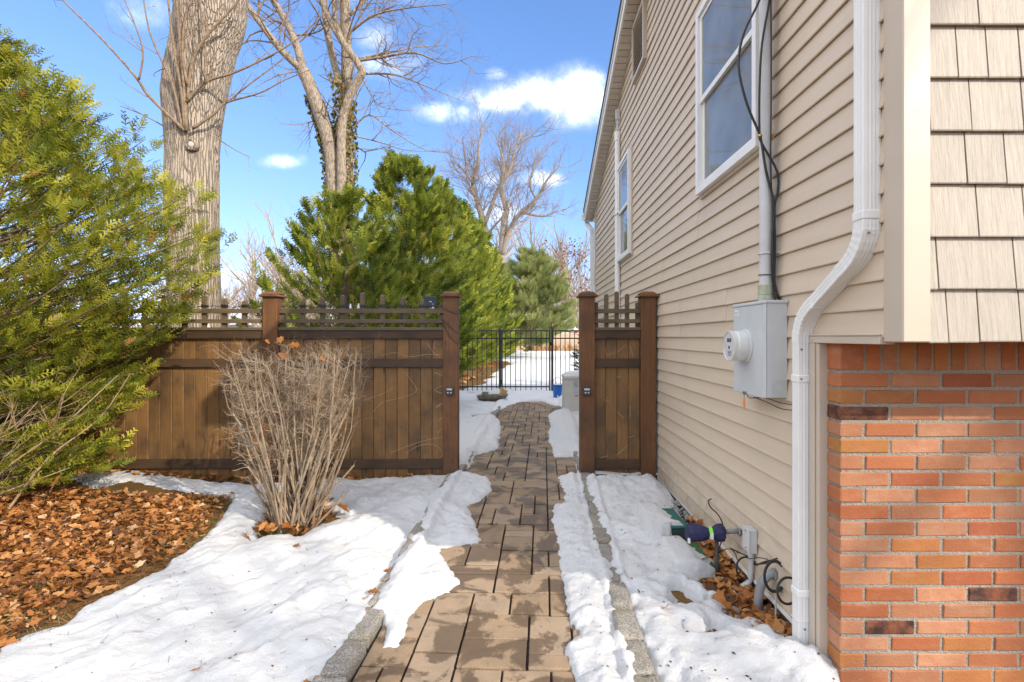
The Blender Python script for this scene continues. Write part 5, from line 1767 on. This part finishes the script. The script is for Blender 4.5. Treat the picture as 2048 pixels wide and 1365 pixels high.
# wrapped garden tap
M_navy = simple('navy_cloth', (.028, .027, .085), (.018, .017, .055), nscale=14, rough=.75, bumps=.5, bscale=40, bdist=.01, var=0)
M_neon = simple('neon_tape', (.25, .75, .08), (.22, .68, .07), nscale=9, rough=.4, bumps=0, var=0)
TD, TZ = 2.93, .258
tap = empty('wrapped_tap', (1.1, TD, .05), 'outdoor tap wrapped in a navy cloth bag with neon strap', 'tap cover')
to_ = Vector(tap.location)
vs = []; fs = []; NS = 28
prof = [(.946, .030, .046), (.952, .040, .050), (.985, .044, .050), (1.03, .043, .047), (1.060, .034, .038), (1.078, .026, .030), (1.095, .028, .032), (1.12, .042, .046), (1.15, .047, .050), (1.163, .042, .046), (1.166, .015, .015)]
for i, (x, ry, rz) in enumerate(prof):
    for k_ in range(NS):
        a = 2 * math.pi * k_ / NS
        f = 1 + .07 * math.sin(a * 9 + i) * min(1, abs(x - 1.05) * 14) + .05 * math.sin(a * 5 + x * 40)
        vs.append((x + .003 * math.sin(a * 3), TD + math.cos(a) * ry * f, TZ - .008 + math.sin(a) * rz * f))
for i in range(len(prof) - 1):
    for k_ in range(NS):
        a = i * NS + k_; b_ = i * NS + (k_ + 1) % NS
        fs.append((a, b_, b_ + NS, a + NS))
fs.append(tuple(range(NS))[::-1]); fs.append(tuple(range((len(prof) - 1) * NS, len(prof) * NS)))
MB(to_).add(vs, fs).build('cloth_bag', M_navy, tap, smooth=True)
MB(to_).lathe([(.031, 1.072), (.0345, 1.073), (.0345, 1.093), (.031, 1.094)], (0, TD, TZ - .008), 24, 'x').build('strap', M_neon, tap)
MB(to_).box((1.0735, TD - .038, TZ - .030), (1.0915, TD - .0345, TZ + .002)).build('reflective_patch', M_sticker, tap)
MB(to_).box((.9435, TD - .030, TZ - .050), (.953, TD - .049, TZ - .024)).build('care_tag', M_sticker, tap)
MB(to_).tube([(1.16, TD, TZ), (1.262, TD, TZ + .004)], .0145, 12).build('pipe', M_pvcd, tap, smooth=True)
MB(to_).lathe([(.024, 1.2555), (.024, 1.249), (.017, 1.247)], (0, TD, TZ), 14, 'x').build('wall_flange', M_pvcd, tap)
MB(to_).tube([(1.122, TD - .005, TZ - .05), (1.122, TD - .01, -.02)], .0115, 10).build('standpipe', simple('dark_pipe', (.06, .058, .055), bumps=.1), tap, smooth=True)
hose = MB((1.12, TD, .1)).tube(smooth_line([at(x, y, 2.89) for x, y in ((1423, 998), (1418, 1001), (1418, 1009), (1424, 1018), (1437, 1031), (1445, 1048), (1447, 1070), (1440, 1092), (1437, 1106))]), .0036, 7).build('cable_end', M_black, None, smooth=True)
tag(hose, 'curved loose black cable end above the wrapped tap', 'cable')

# coiled black cables low on the wall
cb = empty('cable_coil', (1.2, 2.6, 0), 'black cables coiled in three loops on the clapboard wall foot', 'cable')
cbo = Vector(cb.location)


def loop(cx, cy, rx, ry, d, turns, thick, n=26, tilt=0):
    pts = []
    for i in range(int(n * turns) + 1):
        a = 2 * math.pi * i / n
        k_ = 1 + .05 * (i // n)
        pts.append(at(cx + rx * k_ * math.cos(a) + tilt * math.sin(a), cy + ry * k_ * math.sin(a), d - .007 * (i / n) + .03 * math.cos(a)))
    MB(cbo).tube(pts, thick, 6).build('coil', M_black, cb, smooth=True)


loop(1491, 1136, 18, 21, 2.74, 2.2, .0042)
loop(1549, 1153, 19, 29, 2.46, 3.2, .0046)
loop(1576, 1182, 21, 26, 2.34, 2.2, .0046)
loop(1456, 1126, 19, 28, 2.86, 1.1, .0026)
for pl, d, rr in (([(1460, 1097), (1480, 1106), (1500, 1116), (1512, 1130)], 2.74, .0035), ([(1512, 1131), (1530, 1124), (1548, 1121), (1570, 1124), (1586, 1130)], 2.5, .0045), ([(1512, 1129), (1532, 1127), (1556, 1117), (1586, 1124)], 2.49, .0035), ([(1585, 1081), (1580, 1100), (1578, 1116), (1586, 1130)], 2.46, .003), ([(1497, 1118), (1520, 1116), (1545, 1122)], 2.6, .0025)):
    MB(cbo).tube(smooth_line([at(x, y, d) for x, y in pl]), rr, 6).build('lead', M_black, cb, smooth=True)
MB(cbo).tube([at(1455, 1096, 2.80), at(1463, 1098, 2.79), at(1470, 1102, 2.78)], [.005, .007, .005], 8).build('connector', M_brass, cb)
MB(cbo).tube([at(1472, 1103, 2.775), at(1478, 1106, 2.77)], [.007, .005], 8).build('connector', M_brass, cb)

# two green lids in the ground
for i, (x0, x1, d0, d1, z) in enumerate(BOXES):
    zc = float(gz(.98, (d0 + d1) / 2))
    mt = simple('green_lid', [(.012, .085, .075), (.025, .105, .035)][i], [(.02, .11, .10), (.018, .075, .025)][i], nscale=14, rough=.5, bumps=.2)
    vb = empty('valve_box', ((x0 + x1) / 2, (d0 + d1) / 2, zc), ['raised teal plastic ground box half buried in snow', 'flat green plastic ground lid with a leaf on it'][i], 'ground box', 'utility lids by the wall foot')
    vo_ = Vector(vb.location)
    MB(vo_).prism([(x0 - .012, zc - .08), (x1 + .012, zc - .08), (x1 - .002, zc + z - .016), (x0 + .002, zc + z - .016)], 'y', d0 - .008, d1 + .008).build('housing', simple('dark_green_plastic', (.018, .035, .03), bumps=.1), vb)
    MB(vo_).box((x0, d0, zc + z - .015), (x1, d1, zc + z)).build('lid', mt, vb, bevel=.006)

# gravel by the wall
gr = np.random.RandomState(12)
gm = MB(); cnt = 0
gx, gd = in_poly([(.98, 2.42), (1.22, 2.3), (1.24, 2.75), (1.06, 2.80), (.95, 2.62)])(gr, 260)
gx2, gd2 = in_poly([(1.10, 3.35), (1.24, 3.25), (1.25, 4.1), (1.12, 3.9)])(gr, 140)
for x, d in zip(np.concatenate([gx, gx2]), np.concatenate([gd, gd2])):
    s_ = gr.uniform(.008, .024)
    q = Matrix.Rotation(gr.uniform(0, 6.28), 3, Vector(gr.normal(0, 1, 3)).normalized())
    vs = [q @ Vector((p[0] * s_ * gr.uniform(.7, 1.2), p[1] * s_ * gr.uniform(.7, 1.2), p[2] * s_ * .75)) + Vector((x, d, float(gz(x, d)) + .004)) for p in ((1, 0, 0), (.3, .9, .1), (-.8, .6, 0), (-.8, -.6, .1), (.3, -.9, 0), (.2, .1, .9), (-.3, -.1, .8), (0, 0, -.9))]
    gm.add(vs, [(0, 1, 5), (1, 2, 6, 5), (2, 3, 6), (3, 4, 5, 6), (4, 0, 5), (1, 0, 7), (2, 1, 7), (3, 2, 7), (4, 3, 7), (0, 4, 7)])
tag(gm.build('gravel', simple('gravel_stone', (.34, .33, .31), (.15, .14, .13), nscale=30, rough=.85, bumps=.4, var=0, rand=False)), 'grey gravel showing through melted snow at the wall foot', 'gravel', kind='stuff')

# ------------------------------------------------------------------ black metal fence and gate
GD_ = 11.9


def gx_(px): return (px - 1050) * .001 * GD_


Z_T, Z_2, Z_B = 1.543, 1.362, .21


def metal_run(root, xa, xb, n, gate=False):
    o_ = Vector(root.location)
    y = GD_ + (.012 if gate else 0)
    for z in (Z_T, Z_2, Z_B):
        MB(o_).box((xa, y - .014, z - .015), (xb, y + .014, z + .015)).build('rail', M_blackm, root)
    me = MB().box((-.0085, -.0085, 0), (.0085, .0085, Z_T - .016 - .075)).mesh('picket', M_blackm)
    for i in range(n):
        x = xa + (xb - xa) * (i + .5) / n
        link('picket', me, root, Vector((x, y - .001, .075)) - o_)


def mpost(root, px, top, w=.052, finial=False):
    o_ = Vector(root.location); x = gx_(px)
    p = MB(o_).box((x - w / 2, GD_ - w / 2, .0), (x + w / 2, GD_ + w / 2, top)).build('post', M_blackm, root, bevel=.003)
    MB(o_).box((x - w / 2 - .004, GD_ - w / 2 - .004, top + .0005), (x + w / 2 + .004, GD_ + w / 2 + .004, top + .018)).build('cap', M_blackm, p, bevel=.004)
    if finial:
        MB(o_).tube([(x, GD_, top + .0185), (x, GD_, top + .05), (x, GD_, top + .12)], [.016, .020, .004], 8).build('latch_pull', M_blackm, p)


mf = empty('metal_fence', (gx_(930), GD_, .06), 'black metal picket fence left of the gate, before the cypresses', 'fence')
mpost(mf, 1000, 1.585)
metal_run(mf, gx_(1000) - 3.0, gx_(1000) - .027, 26)
mpost(mf, 1000 - 3.02 / .0119, 1.585)
mg = empty('metal_gate', (gx_(1050), GD_, .06), 'black metal picket gate at the end of the path', 'gate')
mgo = Vector(mg.location)
for px in (1004, 1099.5):
    MB(mgo).box((gx_(px) - .017, GD_ - .016, .09), (gx_(px) + .017, GD_ + .034, 1.575)).build('stile', M_blackm, mg, bevel=.003)
metal_run(mg, gx_(1004) + .018, gx_(1099.5) - .018, 9, True)
for z in (1.30, .33):
    MB(mgo).box((gx_(1000) + .027, GD_ - .022, z - .05), (gx_(1004) - .0175, GD_ + .02, z + .05)).build('hinge', M_blackm, mg, bevel=.003)
MB(mgo).box((gx_(1099.5) - .02, GD_ - .045, 1.19), (gx_(1103), GD_ - .017, 1.28)).build('latch', M_blackm, mg, bevel=.004)
mf2 = empty('metal_fence', (gx_(1130), GD_, .06), 'black metal picket fence between gate and house', 'fence')
mpost(mf2, 1104.5, 1.60, finial=True)
metal_run(mf2, gx_(1104.5) + .027, gx_(1104.5) + 2.6, 23)

# ------------------------------------------------------------------ yard things along the path
bb = at(985, 800, 10.2)
M_stone = simple('basin_stone', (.27, .235, .175), (.14, .125, .09), nscale=14, rough=.9, bumps=.6, bscale=40, bdist=.01)
bz = .10
basin = empty('stone_basin', (bb.x, bb.y, bz), 'low stone basin heaped with snow beside the path', 'basin')
vs = []; fs = []; NS = 30
prof = [(.10, -.06), (.17, -.02), (.27, .03), (.315, .075), (.32, .115), (.30, .13), (.26, .115), (.05, .09)]
for i, (r_, z) in enumerate(prof):
    for k_ in range(NS):
        a = 2 * math.pi * k_ / NS
        f = 1 + .10 * float(fbm(np.array([math.cos(a) * 2 + 3]), np.array([math.sin(a) * 2 + z * 8]), 5)[0]) * 2
        vs.append((math.cos(a) * r_ * f, math.sin(a) * r_ * f * .8, z + .03 * math.cos(a + 1)))
for i in range(len(prof) - 1):
    for k_ in range(NS):
        a = i * NS + k_; b_ = i * NS + (k_ + 1) % NS
        fs.append((a, b_, b_ + NS, a + NS))
fs.append(tuple(range(NS))[::-1]); fs.append(tuple(range((len(prof) - 1) * NS, len(prof) * NS)))
MB().add(vs, fs).build('bowl', M_stone, basin, smooth=True)
vs = []; fs = []
for i in range(9):
    r_ = .29 * math.sin(math.pi / 2 * (i + .3) / 8.3)
    for k_ in range(24):
        a = 2 * math.pi * k_ / 24
        f = 1 + .12 * math.sin(a * 2 + 1) + .05 * math.sin(a * 5)
        vs.append((r_ * f * math.cos(a), r_ * f * .8 * math.sin(a), .10 + .11 * math.cos(math.pi / 2 * (i + .3) / 8.3) * (1 + .3 * math.sin(a + 2)) + .012 * math.sin(a * 4 + i)))
for i in range(8):
    for k_ in range(24):
        a = i * 24 + k_; b_ = i * 24 + (k_ + 1) % 24
        fs.append((a, a + 24, b_ + 24, b_))
fs.append(tuple(range(24)))
MB().add(vs, fs).build('snow_heap', M_snow, basin, smooth=True)
sme = rough_stone(.15, .13, .08, 44); sme.materials[0] = M_stone
o = tag(link('stone', sme, None, (bb.x - .13, bb.y - .2, bz + .16)), 'grey-green stone lying on the snowy basin rim', 'stone')
ym = rough_stone(.16, .12, .13, 47, .02); ym.materials.clear(); ym.materials.append(simple('yellow_resin', (.55, .38, .13), (.38, .2, .06), nscale=14, rough=.6, bumps=.2))
o = tag(link('ornament', ym, None, (bb.x + .20, bb.y - .08, bz + .18)), 'small yellow-brown lump at the right end of the basin', 'ornament')
o.rotation_euler = (0, .5, .4)

M_cream = simple('cream_plastic', (.60, .585, .53), (.55, .53, .475), nscale=6, rough=.5, bumps=.05, var=.02)
cx0, cx1, cd0, cd1 = .685, 1.22, 8.72, 9.25
cbn = empty('plastic_cabinet', ((cx0 + cx1) / 2, cd0, .06), 'cream plastic cabinet with snowy top by the wooden post', 'cabinet')
co_ = Vector(cbn.location)
MB(co_).box((cx0, cd0, .04), (cx1, cd1, .66)).build('body', M_cream, cbn, bevel=.012)
MB(co_).box((cx0 - .012, cd0 - .014, .6605), (cx1 + .012, cd1 + .012, .715)).build('lid', M_cream, cbn, bevel=.012)
for x in (cx0 + .13, cx0 + .30, cx0 + .44):
    MB(co_).box((x, cd0 - .008, .08), (x + .022, cd0 - .0005, .645)).build('rib', M_cream, cbn, bevel=.003)
MB(co_).box((cx0 + .165, cd0 - .006, .52), (cx0 + .235, cd0 - .001, .63)).build('label_panel', simple('grey_label', (.24, .26, .30), (.45, .46, .48), nscale=25, rough=.5, bumps=0), cbn)
MB(co_).box((cx0 + .165, cd0 - .006, .41), (cx0 + .245, cd0 - .001, .51)).build('label_panel', simple('pale_label', (.42, .44, .48), (.6, .6, .6), nscale=25, rough=.5, bumps=0), cbn)
MB(co_).box((cx0 + .185, cd0 - .005, .365), (cx0 + .24, cd0 - .0005, .378)).build('slot', M_print, cbn)
MB(co_).tube([(cx0 + .27, cd0 - .03, .20), (cx0 + .36, cd0 - .035, .185), (cx0 + .46, cd0 - .03, .18)], .01, 8).build('handle', M_black, cbn)
vs = []; fs = []
for i in range(10):
    for j in range(10):
        fx, fy = i / 9, j / 9
        e = min(1, 6 * min(fx, 1 - fx, fy, 1 - fy)) ** .5
        vs.append((cx0 + (cx1 - cx0) * fx, cd0 + (cd1 - cd0) * fy, .712 + e * (.05 + .05 * fx + .03 * float(fbm(np.array([fx * 4]), np.array([fy * 4]), 2)[0]))))
for i in range(9):
    for j in range(9):
        a = i * 10 + j; fs.append((a, a + 10, a + 11, a + 1))
MB(co_).add(vs, fs).build('snow_heap', M_snow, cbn, smooth=True)

bk = at(1115, 796, 10.6)
bucket = empty('bucket', (bk.x, bk.y, .10), 'blue plastic bucket filled with snow by the gate post', 'bucket')
MB().lathe([(.082, 0), (.088, .01), (.105, .27), (.112, .272), (.112, .29), (.104, .29), (.10, .25), (.02, .24)], (0, 0, 0), 28).build('pail', simple('blue_plastic', (.02, .12, .42), (.025, .14, .46), nscale=8, rough=.35, bumps=.03), bucket, smooth=False)
MB().tube([(.112 * math.cos(a), -.02 - .05 * math.sin(a), .275 + .17 * math.sin(a)) for a in [i * math.pi / 12 for i in range(13)]], .0045, 6).build('handle', M_black, bucket)
MB().lathe([(.10, .262), (.085, .285), (.05, .305), (.01, .31)], (0, 0, 0), 20).build('snow_fill', M_snow, bucket, smooth=True)
MB().box((-.015, -.0945, .02), (.015, -.088, .07)).build('sticker', M_sticker, bucket)
st = link('stone', rough_stone(.2, .16, .16, 51), None, (at(1113, 822, 9.0).x, 9.0, .07))
tag(st, 'grey rounded stone at the path edge before the cabinet', 'stone')

# ------------------------------------------------------------------ on the wooden fence
def post_light(x, label):
    z = 1.4 - .109 * FD
    l = empty('post_light', (x, FD, z), label, 'lamp', 'solar lamps on the gate posts')
    MB().box((-.037, -.028, -.036), (.037, -.0005, .036)).build('case', simple('black_plastic', (.03, .032, .03), (.05, .05, .045), nscale=30, rough=.35, bumps=.05), l, bevel=.006)
    MB().box((-.026, -.0305, .012), (.026, -.0285, .030)).build('solar_cell', simple('solar_cell', (.35, .38, .40), (.5, .52, .53), nscale=40, rough=.2, bumps=0), l)
    for sx in (-.014, .014):
        MB().box((sx - .007, -.031, -.016), (sx + .007, -.0285, -.006)).build('lens', M_plast, l)
    MB().lathe([(.004, -.004), (.006, -.002), (.006, 0)], (0, -.0005, .046), 8, 'y').build('screw', M_screw, l)


post_light(P0 - .005, 'small black solar lamp on the left gate post')
post_light(Q0 - .01, 'small black solar lamp on the right gate post')
sp_ = at(861, 604, FD + .06)
spn = empty('solar_panel', sp_, 'tilted black solar panel clipped on the fence trellis', 'solar panel')
pm = MB().box((-.062, -.008, -.058), (.062, .008, .058)).build('panel', simple('panel_black', (.012, .013, .018), (.02, .021, .028), nscale=50, rough=.25, bumps=0), spn, bevel=.004)
pm.rotation_euler = (R(-28), 0, R(12))
MB().box((-.005, -.012, -.07), (.005, -.006, .0)).build('stalk', M_pvc, spn)
MB().box((-.014, -.012, -.004), (.014, -.0085, .004)).build('bracket', M_pvc, spn)
sl_ = empty('string_lights', (-1.55, FD + .07, 1.62), 'black string lights wound along the trellis of the long fence', 'string lights')
so_ = Vector(sl_.location)
zs = zf_(617) + .012
rg = random.Random(4)
for (xa, xb) in ((P1 + hw_, P0 - hw_), (P2 + hw_, P1 - hw_)):
    bxs = [xa + .019 + (xb - xa - .038) * i / 8 for i in range(9)]
    for i, x in enumerate(bxs[:-1]):
        x2 = bxs[i + 1]
        pts = [(x, FD + .055, zs + .015), (x + .05, FD + .05, zs + .008), ((x + x2) / 2, FD + .07, zs + rg.uniform(-.004, .02)), (x2 - .05, FD + .06, zs + .006), (x2, FD + .055, zs + .015)]
        MB(so_).tube(smooth_line([Vector(p) for p in pts], 3), .0028, 5).build('cord', M_black, sl_)
    for x in bxs[1:-1]:
        w = MB(so_)
        for k_ in range(3):
            z = zs + .004 + k_ * .009
            w.tube([(x + sx * .0225, FD + sy, z + rg.uniform(-.003, .003)) for sx, sy in ((-1, .054), (1, .054), (1, .096), (-1, .096), (-1, .054))], .0042, 5, False)
        w.build('wrap', M_black, sl_)
    for k_ in range(6):
        x = rg.uniform(xa + .1, xb - .1); z = rg.choice([zs + .012, zf_(638) + .02, zf_(656) + .018])
        b_ = MB(so_).lathe([(.006, .022), (.008, .018), (.008, .006), (.011, 0), (.015, -.014), (.012, -.026), (.004, -.031)], (x, FD + .05, z), 10).build('bulb', rg.choice([M_black, M_plast]), sl_, smooth=True)
for pl in ([(872, 612), (884, 615), (900, 624), (917, 629)], [(880, 636), (893, 646), (905, 659), (917, 668)], [(884, 640), (898, 672), (916, 690)]):
    MB(so_).tube(smooth_line([at(x, y, FD - .004) for x, y in pl]), .0028, 5).build('cord', M_black, sl_)

M_vine = simple('dried_vine', (.50, .36, .22), (.36, .25, .15), nscale=30, rough=.9, bumps=0, var=0)
V4 = [[(1020, 800), (1150, 760), (1230, 715)], [(1300, 620), (1350, 680), (1375, 735), (1330, 765), (1240, 790), (1160, 810), (1100, 870)], [(1150, 515), (1240, 495), (1330, 520), (1450, 505), (1530, 510)], [(1440, 430), (1480, 490), (1525, 525)], [(1490, 430), (1485, 460), (1496, 470)],
      [(1540, 705), (1490, 730), (1540, 755)], [(1490, 620), (1540, 640)], [(1500, 840), (1540, 815), (1495, 850)], [(1510, 930), (1540, 905)], [(1510, 1005), (1545, 970)], [(1310, 1130), (1380, 1090), (1450, 1075), (1510, 1090), (1540, 1140), (1520, 1160)], [(1210, 1130), (1400, 1060), (1540, 1030)]]
V5 = [[(1230, 500), (1240, 545), (1290, 535)], [(1310, 530), (1370, 480)], [(1400, 490), (1420, 560), (1410, 620)], [(1305, 690), (1320, 700), (1335, 690)], [(1220, 850), (1260, 870)], [(1310, 930), (1355, 980)], [(1400, 890), (1400, 970)], [(1385, 1110), (1430, 1100)], [(1300, 1235), (1340, 1205), (1385, 1160)], [(1190, 1250), (1250, 1235)]]
for lines, s_, ox, oy, lab, x0 in ((V4, 3.175, 400, 550, 'pale dried vine strands clinging to the long fence boards', -1.1), (V5, 3.412, 850, 550, 'pale dried vine strands on the narrow fence panel', .9)):
    vn = empty('dried_vine', (x0, FD + .05, .8), lab, 'vine')
    vo_ = Vector(vn.location)
    for ln in lines:
        MB(vo_).tube(smooth_line([at(x / s_ + ox, y / s_ + oy, FD + .0525) for x, y in ln]), .0022, 4).build('strand', M_vine, vn)

# ------------------------------------------------------------------ beyond
M_pale = mat_wood('pale_fence', (.40, .33, .27), (.33, .27, .22), (.27, .22, .185), 'z', .15)
nf = empty('boundary_fence', (-8, 16, 0), 'weathered pale board fence of the neighbouring yard behind the trellis', 'fence')
me = MB().box((-.068, -.01, .03), (.068, .01, 1.78)).mesh('fence_board', M_pale)
for i in range(50):
    link('fence_board', me, nf, (-10.5 + i * .143 + 8, 0, rnd.uniform(-.01, .01)))
for z in (.4, 1.4):
    MB().box((-2.6, .011, z), (4.6, .05, z + .09)).build('rail', M_pale, nf)
M_tan = simple('tan_fence', (.55, .42, .30), (.44, .33, .235), (14, 1, .6), 3, .85, .2, 20, .01, .12)
bf = empty('back_fence', (5, 46, 0), 'long tan wooden fence closing the far end of the snow field', 'fence')
me = MB().box((0, 0, .02), (2.36, .05, 1.75)).mesh('fence_panel', M_tan); mp_ = MB().box((-.05, -.03, 0), (.05, .06, 1.85)).mesh('post', M_tan)
mr_ = MB().box((0, -.03, 0), (2.36, -.001, .09)).mesh('rail', M_tan)
for i in range(16):
    x = -13 + i * 2.44
    link('fence_panel', me, bf, (x + .05, 0, 0)); link('post', mp_, bf, (x, 0, 0))
    for z in (.25, .95, 1.6): link('rail', mr_, bf, (x + .05, 0, z))
sh = empty('red_shed', (4.6, 58, 0), 'red shed with a snowy roof behind the far fence', 'shed')
M_red = simple('red_paint', (.42, .03, .03), (.36, .025, .03), nscale=4, rough=.6, bumps=.05)
MB().box((-1.5, 0, 0), (1.5, 2.2, 2.2)).build('wall', M_red, sh)
MB().prism([(-1.7, 2.15), (1.7, 2.15), (1.2, 2.5), (0, 2.62), (-1.2, 2.5)], 'y', -.25, 2.4).build('roof', M_snow, sh)
MB().box((-.5, -.04, .05), (.5, -.005, 1.95)).build('door', simple('white_door', (.6, .6, .58), bumps=0), sh)
tuft_r = np.random.RandomState(5)
n = 900
X = tuft_r.uniform(-4, 9, n); D = tuft_r.uniform(43.5, 45.5, n)
cl = tuft_r.choice([-3.2, -1.6, .9, 2.4, 4.1, 6.0], n); X = cl + tuft_r.normal(0, .45, n)
o = place_sprays('dry_grass', M_needle, np.stack([X, D, np.full(n, .05)], 1), np.stack([tuft_r.normal(0, .4, n), tuft_r.normal(0, .4, n), np.ones(n)], 1), tuft_r.normal(0, 1, (n, 3)), tuft_r.uniform(.4, 1.0, n), tuft_r.uniform(0, 1, n), [gb * np.array([1, 1.4, 1])], None)
tag(o, 'clumps of dry tan ornamental grass before the far fence', 'grass', kind='stuff')

# ------------------------------------------------------------------ single leaves that lie apart
def one_leaf(px, py, d, size, label, k_, upright=False, z=None):
    p = at(px, py, d)
    if z is not None: p.z = z
    T = LEAFT[k_ % 5].reshape(-1, 3) * size
    o = np_mesh('oak_leaf', T, np.arange(len(T)).reshape(-1, 4), M_oakleaf, attr=np.full(len(T), [.25, .5, .62, .4, .7][k_ % 5]))
    o.location = p
    o.rotation_euler = (R(70) if upright else R(12), R(15 * (k_ % 3)), k_ * 1.3)
    return tag(o, label, 'leaf', 'single fallen oak leaves')


def snow_leaf(px, py, size, label, k_):
    (x, d), = to_ground([(px, py)], .06)
    Z, _ = snow_near(np.array([[x]]), np.array([[d]]))
    o = one_leaf(px, py, d, size, label, k_, z=float(Z[0, 0]) + .008)
    o.location.x = x


snow_leaf(593, 1094, .05, 'reddish leaf alone on the snow right of the leaf bed', 0)
snow_leaf(392, 1334, .045, 'brown leaf on the lawn snow nearest the lower left corner', 3)
snow_leaf(615, 1349, .05, 'curled orange leaf on the lawn snow near the front kerb', 1)
snow_leaf(777, 1132, .06, 'reddish leaf on the snow touching the left kerb, farthest back', 0)
snow_leaf(768, 1147, .05, 'second reddish leaf down along the left kerb', 3)
snow_leaf(746, 1178, .06, 'third reddish leaf down along the left kerb', 0)
snow_leaf(730, 1186, .04, 'small red leaf lowest of those along the left kerb', 3)
snow_leaf(1330, 1215, .06, 'pale torn leaf on the snow between right kerb and wall', 2)
one_leaf(1411, 1137, 2.985, .10, 'orange lobed leaf lying on the flat green lid', 2, z=.085)
one_leaf(1543, 275, 2.46, .05, 'crumpled orange leaf caught on the grey conduit', 1, True)
for i, (px, py, s_) in enumerate(((535, 684, .055), (560, 680, .07), (588, 690, .075), (606, 700, .06), (566, 712, .07), (645, 718, .08))):
    one_leaf(px, py, 3.38, s_, ['leftmost', 'highest', 'broad', 'right-hand', 'lowest', 'lone right-hand'][i] + ' orange leaf caught in the top twigs of the bare shrub', i + 1, True)
one_leaf(100 + 10, 962, 3.5, .13, 'large tan leaf standing in the lower evergreen twigs', 4, True)
